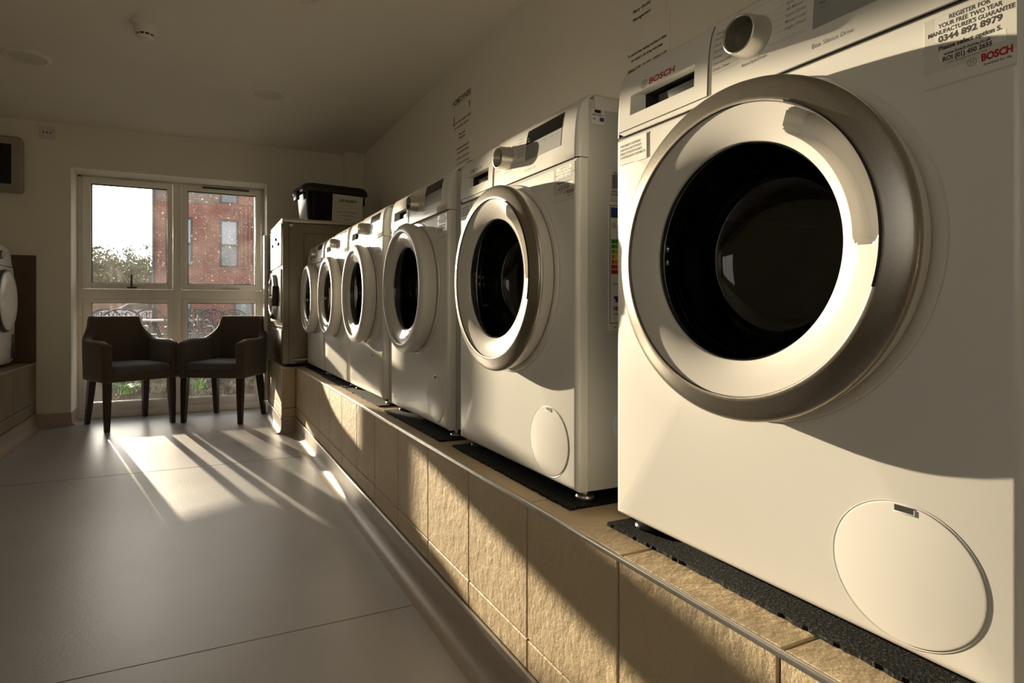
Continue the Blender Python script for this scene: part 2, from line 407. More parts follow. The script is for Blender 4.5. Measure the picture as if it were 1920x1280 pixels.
# aluminium capping above the skirting
cp = MB().bbox(XP-.008, XP+.004, YB, 4.332, SK-.002, SK+.009, .002); struct(cp.build('trim_1', 'alu'))
cp = MB().bbox(.526, .538, 4.322, YF, SK-.002, SK+.009, .002).bbox(.526, XP, 4.322, 4.334, SK-.002, SK+.009, .002); struct(cp.build('trim_2', 'alu'))
cp = MB().bbox(-1.116, -1.104, YB, YF, SK-.002, SK+.009, .002); struct(cp.build('trim_3', 'alu'))

def tile_face(mb, ax, pos, u0, u1, joints, zs, sgn, jt=.0035, th=.008):
    """riven tiles on a plane: ax 'x' plane at x=pos running in y; slabs with gaps between"""
    js = [u0]+[j for j in joints if u0 < j < u1]+[u1]
    js = sorted(js)
    for a, b_ in zip(js[:-1], js[1:]):
        for z0, z1 in zip(zs[:-1], zs[1:]):
            lo, hi = sorted((pos, pos-sgn*th))
            A0, A1, Z0, Z1 = a+jt/2, b_-jt/2, z0+jt/2, z1-jt/2
            if ax == 'x': mb.bbox(lo, hi, A0, A1, Z0, Z1, .0022, seg=1)
            elif ax == 'y': mb.bbox(A0, A1, lo, hi, Z0, Z1, .0022, seg=1)
J = [3.7296-.2951*i for i in range(-5, 21)][::-1]
ZR = [SK+.009, H-.6955, ZP-.004]
# right plinth: grout core, tiles, capping tiles, edge trim
core = MB().box(XP+.006, XW, YB, 4.33, 0, ZP-.005).box(.534+.006, XW, 4.336, YF, 0, ZP-.005)
struct(core.build('wall_plinth_core', 'grout', smooth=0))
tl = MB(); tile_face(tl, 'x', XP, YB, 4.33, J, ZR, -1)
struct(tl.build('wall_plinth_tiles', 'stone', smooth=30))
tl = MB(); tile_face(tl, 'x', .534, 4.33, YF, [4.625, 4.92, 5.215], ZR, -1); tile_face(tl, 'y', 4.33, .534, XP, [], ZR, -1)
struct(tl.build('wall_plinth_step_tiles', 'stone', smooth=30))
ct = MB(); js = [YB]+J+[4.33]
js = sorted(j for j in set(js) if YB <= j <= 4.33)
for a, b_ in zip(js[:-1], js[1:]):
    ct.bbox(XP+.008, XP+.295, a+.0018, b_-.0018, ZP-.008, ZP, .002, seg=1).bbox(XP+.299, XW, a+.0018, b_-.0018, ZP-.008, ZP, .002, seg=1)
ct.bbox(.542, XW, 4.332, YF, ZP-.008, ZP, .002, seg=1)
struct(ct.build('wall_plinth_cap_tiles', 'stone', smooth=30))
et = MB().bbox(XP-.0015, XP+.0075, YB, 4.33, ZP-.009, ZP+.001, .003, seg=3); struct(et.build('trim_4', 'alu'))
et = MB().bbox(.5325, .5415, 4.3285, YF, ZP-.009, ZP+.001, .003, seg=3).bbox(.5325, XP, 4.3285, 4.3375, ZP-.009, ZP+.001, .003, seg=3)
et.bbox(.5318, .5398, 4.3278, 4.3358, SK+.009, ZP-.004, .002)
struct(et.build('trim_5', 'alu'))
# left plinth
ZPL = H-.386; XPL = -1.112
core = MB().box(XL, XPL-.006, YB, YF, 0, ZPL-.005); struct(core.build('wall_left_plinth_core', 'grout', smooth=0))
tl = MB(); tile_face(tl, 'x', XPL, YB, YF, [YF-.6*i for i in range(1, 13)], [SK+.009, H-.68, ZPL-.004], 1)
struct(tl.build('wall_left_plinth_tiles', 'stone_shaded', smooth=30))
ct = MB()
for k in range(13): ct.bbox(XL, XPL-.008, YF-.6*(k+1)+.002, YF-.6*k-.002, ZPL-.008, ZPL, .002, seg=1)
struct(ct.build('wall_left_plinth_cap_tiles', 'stone_shaded', smooth=30))
struct(MB().bbox(XPL-.0075, XPL+.0015, YB, YF, ZPL-.009, ZPL+.001, .003).build('trim_6', 'alu'))
# brown splash tiles on the far wall above the left plinth
sp = MB()
for k in range(3):
    for j in range(2): sp.bbox(XPL-.298*(j+1)+.0015, XPL-.298*j-.0015, YF-.010, YF-.001, ZPL+.266*k+.0015, ZPL+.266*(k+1)-.0015, .0015, seg=1)
struct(sp.build('wall_far_splash_tiles', 'stone_dark', smooth=30))
struct(MB().box(XPL-.596, XPL, YF-.0015, YF-.0002, ZPL, ZPL+.798).build('wall_far_splash_grout', 'grout', smooth=0))
# ventilated edge of the far wall: slim white trunking beside the window
struct(MB().bbox(.498, .526, 5.19, YF-.001, .12, H+.64, .004).build('trim_7', 'upvc'))

# ------------------------------------------------------------------ window
def frame_rect(mb, x0, x1, z0, z1, wd, y0, y1, r=.004):
    mb.bbox(x0, x0+wd, y0, y1, z0, z1, r).bbox(x1-wd, x1, y0, y1, z0, z1, r)
    mb.bbox(x0+wd-.002, x1-wd+.002, y0, y1, z0, z0+wd, r).bbox(x0+wd-.002, x1-wd+.002, y0, y1, z1-wd, z1, r)
ym, yo = YWIN, YWIN+.07
win = MB()
win.bbox(WX0, -.862, ym, yo, 0.002, WZ1, .003).bbox(.505, WX1, ym, yo, 0.002, WZ1, .003).bbox(WX0, WX1, ym, yo, WZ1-.014, WZ1, .003)
win.bbox(WX0+.002, WX1-.002, ym-.0015, yo-.002, H+.10, H+.178, .003)               # transom
win.bbox(-.208, -.142, ym-.0022, yo-.001, 0.002, WZ1-.01, .004)       # mullion
win.bbox(WX0, WX1, ym-.003, yo, 0.002, .062, .004)            # cill board
wo = win.build('window_1', 'upvc'); struct(wo)
panes = {'a': (-.862, -.208), 'b': (-.142, .505)}
for k, (a, b_) in panes.items():
    # upper opening sash
    gx0, gx1 = (-.801, -.251) if k == 'a' else (-.0945, .457)
    sh = MB(); z0, z1 = H+.180, WZ1-.016
    yy0, yy1 = ym-.018, ym+.05
    for (p, q, u, v) in ((a+.002, gx0, z0, z1), (gx1, b_-.002, z0, z1), (gx0-.002, gx1+.002, z0, H+.229), (gx0-.002, gx1+.002, H+1.031, z1)):
        sh.bbox(p, q, yy0, yy1, u, v, .004)
    so = sh.build('sash', 'upvc', wo)
    g = MB(); frame_rect(g, gx0-.001, gx1+.001, H+.228, H+1.032, .006, yy0+.014, yy1-.01, .001); g.build('gasket', 'gasket', so)
    MB().box(gx0, gx1, ym+.018, ym+.022, H+.229, H+1.031).build('pane', 'pane', so, smooth=0)
    # lower fixed light
    fl = MB(); z0, z1 = .062, H+.10
    for (p, q, u, v) in ((a+.001, gx0, z0, z1), (gx1, b_-.001, z0, z1), (gx0-.002, gx1+.002, z0, H-.748), (gx0-.002, gx1+.002, H+.067, z1)):
        fl.bbox(p, q, ym-.004, ym+.05, u, v, .004)
    fo = fl.build('fixed_light', 'upvc', wo)
    g = MB(); frame_rect(g, gx0-.001, gx1+.001, H-.749, H+.068, .005, ym+.008, ym+.03, .001); g.build('gasket', 'gasket', fo)
    MB().box(gx0, gx1, ym+.018, ym+.022, H-.748, H+.067).build('pane', 'pane_dirty', fo, smooth=0)
    # trickle vent slot
    cxv = (gx0+gx1)/2+.03
    tv = MB().bbox(cxv-.19, cxv+.19, ym-.026, ym-.017, WZ1-.033, WZ1-.018, .002); tv.build('trickle_vent', 'gasket' if k == 'b' else 'upvc', wo)
w2 = MB(); frame_rect(w2, LW[0], LW[1], LW[2], LW[3], .05, -.03, .03); w2.bbox(-.555, -.495, -.03, .03, LW[2]+.04, LW[3]-.04, .004)
w2.v = [(XL-.12-y, x, z) for x, y, z in w2.v]; w2o = w2.build('added_fill_window', 'upvc'); struct(w2o)  # frame of the added, unseen fill-light opening
MB().box(XL-.122, XL-.118, LW[0]+.04, LW[1]-.04, LW[2]+.04, LW[3]-.04).build('pane', 'pane', w2o, smooth=0)
hd = MB().bbox(-.545, -.475, ym-.030, ym-.017, H+.186, H+.199, .003).bbox(-.520, -.505, ym-.043, ym-.026, H+.188, H+.30, .005); hd.build('sash_handle', 'gasket', wo)
hd = MB().bbox(.17, .225, ym-.030, ym-.017, H+.188, H+.200, .003).bbox(.20, .325, ym-.043, ym-.028, H+.188, H+.202, .005); hd.build('sash_handle', 'alu', wo)

# ------------------------------------------------------------------ washing machines
HW = .298; ZS = .697; ZT = .832; DC = (0, -.004, .457)
PR = [(ZS, 0), (.72, .0004), (.745, .0015), (.77, .0036), (.79, .0068), (.805, .011), (.816, .0165), (.824, .0235), (.829, .032), (.832, .045)]
def px(z):
    if z <= PR[0][0]: return 0
    for (a, xa), (b_, xb) in zip(PR[:-1], PR[1:]):
        if z <= b_:
            return xa+(xb-xa)*(z-a)/(b_-a)
    return PR[-1][1]
def patch(mb, y0, y1, z0, z1, off, back=.002, hole=None, mi=0, n=8):
    """thin shell on the curved control panel, standing off outward; optional rectangular hole"""
    zc = sorted(set([z0+(z1-z0)*k/n for k in range(n+1)]+([hole[2], hole[3]] if hole else [])))
    yc = [y0, y1] if not hole else [y0, hole[0], hole[1], y1]
    for a, b_ in zip(yc[:-1], yc[1:]):
        for c_, d_ in zip(zc[:-1], zc[1:]):
            if hole and hole[0]-1e-6 <= a < hole[1]-1e-6 and hole[2]-1e-6 <= c_ < hole[3]-1e-6: continue
            mb.quad((px(c_)-off, a, c_), (px(c_)-off, b_, c_), (px(d_)-off, b_, d_), (px(d_)-off, a, d_), mi)
    for yy in (y0, y1):
        mb.grid([[(px(z)-off, yy, z) for z in zc], [(px(z)-off+back, yy, z) for z in zc]], mi)
    for zz in (z0, z1):
        mb.grid([[(px(zz)-off, y, zz) for y in yc], [(px(zz)-off+back, y, zz) for y in yc]], mi)
    return mb
_mc = {}
def part(name, key, fn, mats, parent, smooth=35):
    k = (name, key)
    if k not in _mc: _mc[k] = fn().mesh(name, mats, smooth)
    return link(name, _mc[k], parent)
def front_panel():
    mb = MB(); r = .011; z1 = ZS-.0016
    zc0 = z1/2
    n = 120; angs = sorted([2*PI*k/n for k in range(n)]+[math.atan2(sz*(zc0-r)-(DC[2]-zc0), sy*(HW-r)) % (2*PI) for sy in (-1, 1) for sz in (-1, 1)])
    def hit(a):
        c, s_ = math.cos(a), math.sin(a); t = 1e9
        if abs(c) > 1e-9: t = min(t, ((HW-r)*(1 if c > 0 else -1))/c)
        if abs(s_) > 1e-9:
            lim = (z1-r if s_ > 0 else r)-DC[2]; t = min(t, lim/s_)
        return (t*c, DC[2]+t*s_)
    base = [hit(a) for a in angs]
    rows = [[(.03, .185*math.cos(a), DC[2]+.185*math.sin(a)) for a in angs], [(0, .19*math.cos(a), DC[2]+.19*math.sin(a)) for a in angs]]
    rows.append([(0, y, z) for y, z in base])
    for k in range(1, 6):
        t = k/5*PI/2; ins = r*(1-math.sin(t)); x = r*(1-math.cos(t))
        rows.append([(x, y*(HW-ins)/(HW-r), zc0+(z-zc0)*(zc0-ins)/(zc0-r)) for y, z in base])
    rows.append([(.028, y*HW/(HW-r), zc0+(z-zc0)*zc0/(zc0-r)) for y, z in base])
    mb.grid(rows, closed=True)
    return mb
def fascia():
    mb = MB(); r = .011
    zs = [p[0] for p in PR]
    def col(y, off): return [(px(z)+off, y, z) for z in zs]
    ends = []
    for k in range(0, 6):
        t = k/5*PI/2; ends.append((r*(1-math.cos(t)), r*(1-math.sin(t))))
    near = [[(px(z)+o, -HW+i, z) for z in zs] for o, i in ends[::-1]]
    rows = [[(max(.03, px(z)+r), -HW, z) for z in zs]]+near+[col(y, 0) for y in (-.2, -.1, 0, .079)]
    mb.grid(rows)
    patch(mb, .079, .289, ZS, ZT, 0, back=.0, hole=(.104, .260, .727, .768), n=9)
    far = [[(px(z)+o, HW-i, z) for z in zs] for o, i in ends]
    mb.grid([col(.289, 0)]+far[:]+[[(max(.03, px(z)+r), HW, z) for z in zs]])
    mb.quad((0, -HW+r, ZS), (.03, -HW+r, ZS), (.03, HW-r, ZS), (0, HW-r, ZS))
    return mb
def body():
    mb = MB()
    x0, x1 = .0292, .56
    mb.quad((x0, -HW+.0012, 0), (x1, -HW+.0012, 0), (x1, -HW+.0012, ZT-.012), (x0, -HW+.0012, ZT-.012))
    mb.quad((x0, HW-.0012, 0), (x1, HW-.0012, 0), (x1, HW-.0012, ZT-.012), (x0, HW-.0012, ZT-.012))
    mb.quad((x1, -HW+.0012, 0), (x1, HW-.0012, 0), (x1, HW-.0012, ZT-.012), (x1, -HW+.0012, ZT-.012))
    mb.quad((.004, -HW+.004, .003), (x1, -HW+.004, .003), (x1, HW-.004, .003), (.004, HW-.004, .003))
    mb.quad((x0, -HW+.0012, 0), (x0, -HW+.02, 0), (x0, -HW+.02, ZT-.012), (x0, -HW+.0012, ZT-.012))
    mb.quad((x0, HW-.0012, 0), (x0, HW-.02, 0), (x0, HW-.02, ZT-.012), (x0, HW-.0012, ZT-.012))
    return mb
def seam_box():
    return MB().box(.004, .029, -HW+.004, HW-.004, ZS-.004, ZS+.003)
def worktop():
    return MB().bbox(.046, .57, -HW, HW, ZT-.034, ZT, .006, seg=3)
def ring_base():
    return MB().lathe([(.205, 0), (.2305, 0), (.232, -.0015), (.2305, -.004), (.219, -.0045), (.205, -.004)], DC, n=160)
def door_side():
    return MB().lathe([(.200, -.006), (.2185, -.007), (.2215, -.012), (.2255, -.024), (.2285, -.036), (.2292, -.0415)], DC, n=160)
def ring_front():
    return MB().lathe([(.2292, -.0400), (.2291, -.0435), (.2280, -.0468), (.2245, -.0495), (.2180, -.0520), (.2100, -.0545), (.2020, -.0568), (.1980, -.0578), (.1962, -.0572), (.1958, -.050)], DC, n=200)
def ring_front_plain():
    return MB().lathe([(.2292, -.0405), (.2290, -.0480), (.2262, -.0545), (.2205, -.0595), (.2130, -.0625), (.2040, -.0640), (.1985, -.0638), (.1962, -.0620), (.1955, -.050)], DC, n=160)
def sst(a, b_, x):
    t = min(1, max(0, (x-a)/(b_-a))); return t*t*(3-2*t)
def bezel(pocket):
    def f():
        def fn(r_, d, a):
            if pocket:
                u = abs(r_-.1785)-(.0150-.013); v = abs(a-R(150))*.1785-(R(32)*.1785-.013)
                sd_ = math.hypot(max(u, 0), max(v, 0))+min(max(u, v), 0)-.013
                k = sst(-.0013, .0013, -sd_)
                d = d*(1-k)+(-.022)*k
            return d, r_
        P = [(.1955, -.0535), (.1945, -.0540)]
        for k in range(1, 61):
            t = k/60; r_ = .1945-t*(.1945-.1485)
            P.append((r_, -(.0540-.008*t-.005*t**3)))
        P += [(.1481, -.036), (.1479, -.020)]
        return MB().lathe(P, DC, n=420 if pocket else 160, fn=fn)
    return f
def gasket_ring(): return MB().lathe([(.1480, -.0355), (.1472, -.0360), (.1464, -.0350), (.1460, -.025), (.1455, 0)], DC, n=120)
def bowl():
    P = [(.1462, -.0340), (.1452, -.0345), (.1430, -.0310), (.1400, -.014), (.1350, .012), (.1300, .040), (.1240, .058), (.1120, .070), (.090, .078), (.055, .083), (.02, .085), (0.0001, .085)]
    return MB().lathe(P, DC, n=120)
def bowl_rim(): return MB().lathe([(.1420, -.012), (.1405, -.0135), (.1390, -.010), (.1385, .0)], DC, n=120)
def seal(): return MB().lathe([(.186, .004), (.178, .02), (.165, .035), (.150, .045), (.142, .060), (.146, .085), (.165, .10), (.21, .11), (.24, .115)], DC, n=96)
def drum():
    mb = MB().lathe([(.24, .115), (.24, .42), (.2, .435), (.0001, .435)], DC, n=96)
    for k in range(3):
        a = 2*PI*k/3+.5; y, z = .225*math.cos(a), DC[2]+.225*math.sin(a)
        mb.tube([(.13, y, z), (.41, y, z)], .022, 10)
    return mb
def knob_fn():
    return MB().lathe([(.0295, .000), (.0292, -.002), (.0282, -.004), (.0272, -.026), (.0262, -.0305), (.0245, -.0312), (.0232, -.0295), (.0225, -.012)], (px(.762), .002, .762), n=72)
def knob_face():
    return MB().lathe([(.0226, -.0125), (.0215, -.0112), (.0001, -.0106)], (px(.762), .002, .762), n=48)
def ring_gap():
    return MB().lathe([(.1950, -.0556), (.1972, -.0592), (.1990, -.0585)], DC, n=60, a0=R(116), a1=R(196))
M['knob_face'] = simple('knob_recess_grey', (.16, .145, .11), .4, metal=.3)
def drawer():
    mb = patch(MB(), .081, .287, ZS+.009, .8135, .0018, hole=(.107, .257, .7295, .7655), n=10)
    y0, y1, z0, z1 = .107, .257, .7295, .7655
    a = [(px(z0)-.0018, y0, z0), (px(z0)-.0018, y1, z0), (px(z1)-.0018, y1, z1), (px(z1)-.0018, y0, z1)]
    b_ = [(.016, y0+.010, z0+.006), (.016, y1-.022, z0+.006), (.016, y1-.022, z1-.003), (.016, y0+.010, z1-.003)]
    for i in range(4): mb.quad(a[i], a[(i+1) % 4], b_[(i+1) % 4], b_[i])
    return mb
def drawer_dark():
    y0, y1, z0, z1 = .117, .235, .7355, .7625
    mb = MB(); a = [(.016, y0, z0), (.016, y1, z0), (.016, y1, z1), (.016, y0, z1)]; b_ = [(.05, y0, z0), (.05, y1, z0), (.05, y1, z1), (.05, y0, z1)]
    for i in range(4): mb.quad(a[i], a[(i+1) % 4], b_[(i+1) % 4], b_[i])
    mb.quad(*b_); mb.bbox(.018, .022, y0, y1-.03, z0+.002, z1-.010, .001)
    return mb
def drawer_gap(): return patch(MB(), .0798, .2882, ZS+.0078, .8147, .0003, back=.0, hole=(.104, .260, .727, .768), n=10)
def drawer_line():
    mb = MB()     # raised outline of the drawer face
    mb.quad((px(.70)-.002, .097, .72), (px(.70)-.002, .0965, .72), (px(.80)-.0022, .0935, .803), (px(.80)-.0022, .0940, .803))
    return mb
def fr(y0, z0, off=.0022, curved=True):
    """map sheet coordinates (right, up) to the machine front; right on the sheet is towards -y"""
    def f(x, y):
        z = z0+y
        return ((px(z) if curved else 0)-off, y0-x, z)
    return f
def brand_text():
    mb = letters([('BOSCH', .0150, 0, 0, .035, 'LEFT', .060)], fr(.212, .7705, .00192)); return mb
def brand_emblem(): return emblem(MB(), 0, 0, .0075, fr(.2235, .7755, .00192))
def cover():
    c = (0, -.192, .087)
    return MB().lathe([(.0785, -.0002), (.0782, -.0006), (.0775, -.0002), (.0770, .0000), (.0764, -.0002), (.0758, -.0012), (.074, -.0015), (.0001, -.0016)], c, n=100)
def cover_groove():
    return MB().lathe([(.0790, -.00015), (.0768, -.00035)], (0, -.192, .087), n=100)
def cover_notch():
    mb = MB().box(-.0019, -.0004, -.204, -.184, .1545, .1615); return mb
def cover_notch_edge():
    return MB().bbox(-.0024, -.0010, -.205, -.183, .1530, .1548, .0005).bbox(-.0024, -.0010, -.2050, -.2038, .1530, .1600, .0004)
def foot(x, y):
    def f(): return MB().lathe([(.0001, -.0236), (.020, -.0236), (.021, -.020), (.019, -.016), (.008, -.014), (.007, -.006), (.010, -.0055), (.010, .001), (.0001, .001)], (x, y, 0), axis='z', n=20)
    return f
def dots():
    return MB().lathe([(.0062, -.0004), (.0001, -.0006)], (0, -.135, .175), n=16)
PROG = ['Allergy+', 'Wool', 'Dark Wash', 'Sportswear', 'Duvet', 'Delicates/Silk', 'Drum Clean']
PROG2 = ['Cottons', 'Easy-Care', 'All Mixed', 'SuperQuick', 'Mixed Load', 'Night Wash']
def program_text():
    mb = MB(); f = fr(0, 0, .00015)
    for k, s_ in enumerate(PROG): letters([(s_, .0062, -.072, .7958-.0094*k, .01, 'LEFT')], f, mb)
    return mb
def option_text():
    mb = MB(); f = fr(0, 0, .00015)
    for k, s_ in enumerate(PROG2): letters([(s_, .0062, .047 if k else .045, .7945-.0088*k, .01, 'LEFT')], f, mb)
    return mb
def drain_text(): return letters([('Rinse/Spin/Drain', .0062, -.020, .7265, .01, 'LEFT')], fr(0, 0, .00015))
def program_lines():
    mb = MB(); f = fr(0, 0, .00015)
    def ln(x0, x1, z, z2=None):
        z2 = z if z2 is None else z2
        mb.add([f(x0, z), f(x1, z2), f(x1, z2+.00035), f(x0, z+.00035)], [(0, 1, 2, 3)])
    for k in range(7): ln(-.050 if k != 5 else -.034, -.033+.003*abs(3-k), .7975-.0094*k)
    for k in range(6): ln(.030-.001*abs(3-k), .044, .7965-.0088*k)
    ln(-.072, -.022, .7350); ln(.024, .075, .7400); ln(.030, .078, .7370); ln(-.02, .044, .806)
    return mb
def display_dark(): return patch(MB(), -.238, -.0865, .773, .807, .0010, n=5)
def display_film(): return patch(MB(), -.238, -.0870, .7345, .773, .0007, n=5)
def display_text():
    mb = MB(); f = fr(0, 0, .0008)
    for k, s_ in enumerate(['Start', 'Temp', 'Spin', 'Ready in', 'Options', 'Select']):
        letters([(s_, .0045, .094+.024*k, .7630, .01, 'LEFT'), ('+', .005, .097+.024*k, .7560, .0, 'LEFT')], f, mb)
    return mb
def display_marks():
    mb = MB(); f = fr(0, 0, .0011)
    letters([('Speed', .005, .092, .778, .0, 'LEFT'), ('Eco', .005, .092, .785, .0, 'LEFT')], f, mb)
    return mb
def eco_text():
    mb = letters([('Eco', .0080, 0, 0, .03, 'LEFT')], fr(-.0860, .7095, .00015))
    return letters([('Silence Drive', .0080, .0146, 0, .0, 'LEFT', .0375)], fr(-.0860, .7095, .00015), mb)
ST = (-.213, .6135)    # lower left of the guarantee sticker (y, z)
def st_film(): return MB().bbox(-.0004, -.0001, ST[0]-.078, ST[0], ST[1]-.002, ST[1]+.0725, .0001, seg=1)
def st_panels():
    f = fr(ST[0], ST[1], .00046, False)
    mb = MB()
    for x0, x1, y0, y1 in ((.010, .066, .0475, .0720), (.014, .070, .0250, .0360), (.0, .078, .0, .0145)):
        mb.add([f(x0, y0), f(x1, y0), f(x1, y1), f(x0, y1)], [(0, 1, 2, 3)])
    return mb
def st_text():
    f = fr(ST[0], ST[1], .00052, False)
    return letters([('REGISTER FOR', .0063, .040, .0665, .03, 'CENTER', .0350), ("YOUR FREE TWO YEAR", .0063, .040, .0600, .03, 'CENTER', .0540), ("MANUFACTURER'S GUARANTEE", .0063, .040, .0535, .03, 'CENTER', .0730),
        ('0344 892 8979', .0088, .040, .0455, .04, 'CENTER', .0540), ('Please select option 5.', .0068, .040, .0365, .03, 'CENTER', .0530),
        ('www.bosch-home.co.uk', .0050, .038, .0300, .03, 'CENTER', .0400), ('ROI (01) 450 2655', .0064, .038, .0242, .04, 'CENTER', .0420), ('calls charged at local rate', .0030, .038, .0205, .0, 'CENTER', .034),
        ('Invented for life', .0036, .052, .0065, .02, 'LEFT', .0220)], f)
def st_red(): return letters([('BOSCH', .0100, .050, .0115, .05, 'LEFT', .0250)], fr(ST[0], ST[1], .00056, False))
def st_emb(): return emblem(MB(), .0425, .0140, .0042, fr(ST[0], ST[1], .00056, False))
def note_sheet():
    mb = MB(); rows = []
    for i in range(9):
        rows.append([(-.0006-.0005*abs(math.sin(i*1.9+j*.7)), .287-.0735*i/8, .6445+.0440*j/6+(-.0015 if i > 4 else 0)) for j in range(7)])
    mb.grid(rows); return mb
def note_text():
    f = fr(.285, .6455, .0013, False)
    return letters([('WE RECOMMEND TO USE THE MIXED', .0056, .002, .0310, .03, 'LEFT', .0540), ('LOAD WASH ( 6 CLICKS TO THE RIGHT )', .0056, .002, .0240, .03, 'LEFT', .0560), ('PRESS ECO SETTING THIS WILL BE SET', .0056, .002, .0170, .03, 'LEFT', .0560), ('AT 40 DEGREES AND WILL TAKE 45 MINUTES.', .0056, .002, .0100, .03, 'LEFT', .0660)], f)
def note_edge(): return MB().box(-.0016, -.0002, .2128, .2134, .6440, .6880)

def washer(idx, y0, label, style, dx=0.0):
    """style: 'a' pocket door and silver ring, 'b' plain thick ring"""
    t = thing('washing_machine', label, 'washing machine', (X0+dx, y0+HW, H-.377), 0, 'white front loading machines on the tiled plinth')
    part('front_panel', 0, front_panel, 'enamel', t)
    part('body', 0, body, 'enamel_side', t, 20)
    part('worktop', 0, worktop, 'plastic', t)
    part('panel_gap', 0, seam_box, 'seam', t, 0)
    cpn = part('control_panel', 0, fascia, 'plastic', t, 40)
    part('program_knob', 0, knob_fn, 'knob', cpn); part('knob_face', 0, knob_face, 'knob_face', cpn)
    dd = part('display', 0, display_dark, 'black_gloss', t)
    part('touch_strip', 0, display_film, 'grey_touch', cpn)
    dr = part('detergent_drawer', 0, drawer, 'plastic', t)
    part('drawer_recess', 0, drawer_dark, 'rubber', dr); part('drawer_gap', 0, drawer_gap, 'seam', dr)
    part('brand_lettering', 0, brand_text, 'red_ink' if idx == 0 else 'ink', dr, 0) if idx == 0 else part('brand_lettering', 1, brand_text, 'ink', dr, 0)
    part('brand_emblem', 0, brand_emblem, 'ink', dr, 0)
    if idx < 3:
        part('program_lettering', 0, program_text, 'grey_ink', cpn, 0); part('option_lettering', 0, option_text, 'grey_ink', cpn, 0); part('drain_lettering', 0, drain_text, 'grey_ink', cpn, 0); part('program_lines', 0, program_lines, 'grey_ink', cpn, 0)
        part('model_lettering', 0, eco_text, 'grey_ink', cpn, 0); part('button_lettering', 0, display_text, 'ink', cpn, 0)
        part('display_lettering', 0, display_marks, 'grey_touch', dd, 0)
    # door
    d = part('door', style, ring_front if style == 'a' else ring_front_plain, 'silver' if style == 'a' else 'matt_white', t, 50)
    part('door_side', 0, door_side, 'satin_light', d, 50) if style == 'a' else part('door_side', 1, door_side, 'matt_white', d, 50)
    part('hinge_ring', 0, ring_base, 'gloss_white', d, 50)
    part('bezel', style, bezel(style == 'a'), 'gloss_white', d, 60)
    if style == 'a': part('grip_gap', 0, ring_gap, 'seam', d, 0)
    part('glass_gasket', 0, gasket_ring, 'black', d, 50)
    part('glass_bowl', 0, bowl, 'bowl', d, 60); part('bowl_rim', 0, bowl_rim, 'black_gloss', d, 60)
    part('door_seal', 0, seal, 'black', t, 60); part('drum', 0, drum, 'drum_dark', t, 60)
    if idx < 3:
        c_ = part('pump_cover', 0, cover, 'plastic', t, 25); part('cover_groove', 0, cover_groove, 'enamel_side', c_, 25)
        part('cover_latch', 0, cover_notch, 'seam', c_, 0); part('latch_edge', 0, cover_notch_edge, 'plastic', c_)
    elif idx < 5: part('screw_cap', 0, dots, 'seam', t)
    if idx < 4:
        s_ = part('guarantee_sticker', 0, st_film, 'sticker_film', t, 0); s_['label'] = 'clear sticker with guarantee phone number'
        part('sticker_lettering', 0, st_text, 'ink', s_, 0); part('sticker_panels', 0, st_panels, 'enamel', s_, 0)
        part('sticker_brand', 0, st_red, 'red_ink', s_, 0); part('sticker_emblem', 0, st_emb, 'grey_ink', s_, 0)
    if idx < 2:
        n_ = part('note', idx, note_sheet, 'paper' if idx == 0 else 'gloss_white', t, 60)
        part('note_lettering', 0, note_text, 'ink', n_, 0); part('note_edge', 0, note_edge, 'grey_ink', n_, 0)
    for x, y in ((.045, -.265), (.045, .265), (.50, -.265), (.50, .265)): part('foot', (x, y), foot(x, y), 'rubber' if y > 0 else 'alu', t)
    return t
WY = [.284, 1.003, 1.690, 2.405, 3.062, 3.715]
WL = ['nearest white washing machine, cropped by the right edge, bold red-lettered drawer and note',
      'second white washing machine from the camera, its side with energy label showing',
      'third white washing machine from the camera, the farthest one with a round pump cover',
      'fourth white washing machine from the camera, nearest one without a round pump cover',
      'fifth white washing machine from the camera, between the fourth and the last small one',
      'farthest white washing machine of the right row, next to the stainless steel dryer']
WS = 'aabbbb'
ws = [washer(i, WY[i], WL[i], WS[i]) for i in range(6)]
# side labels of the second machine (on its near side)
t = ws[1]; ys = -HW-.0004
def sd_(x0, z0, off=0): return lambda x, y: (x0+x, ys-off, z0+y)
lab = MB().box(.080, .150, ys-.0004, ys+.0012, .335, .608).build('energy_label', 'paper', t, smooth=0)
def rects(lst, f):
    mb = MB()
    for x0, x1, y0, y1 in lst: mb.add([f(x0, y0), f(x1, y0), f(x1, y1), f(x0, y1)], [(0, 1, 2, 3)])
    return mb
M['eu_blue'] = simple('label_blue', (.02, .05, .25), .5)
for nm, c in (('g1', (.02, .25, .05)), ('g2', (.10, .38, .04)), ('g3', (.35, .5, .03)), ('y1', (.75, .6, .03)), ('o1', (.75, .25, .03)), ('r1', (.65, .06, .02)), ('r2', (.5, .02, .02))): M[nm] = simple('label_'+nm, c, .5)
f = sd_(0, 0, .0008)
lb = rects([(.086, .150, .575, .597), (.083, .0845, .350, .600), (.083, .150, .3500, .3515), (.083, .150, .600, .6015), (.098, .112, .395, .405), (.094, .116, .402, .408)], f).build('label_blue_print', 'eu_blue', lab, smooth=0)
for k, nm in enumerate(('g1', 'g2', 'g3', 'y1', 'o1', 'r1', 'r2')):
    z = .520-.0108*k; x1 = .108+.006*k
    MB().add([f(.087, z), f(x1, z), f(x1+.005, z+.0045), f(x1, z+.009), f(.087, z+.009)], [(0, 1, 2, 3, 4)]).build('rating_bar', nm, lab, smooth=0)
mb = letters([(c, .008, .089, .5215-.0108*k, .04, 'LEFT') for k, c in enumerate('ABCDEFG')], sd_(0, 0, .0012))
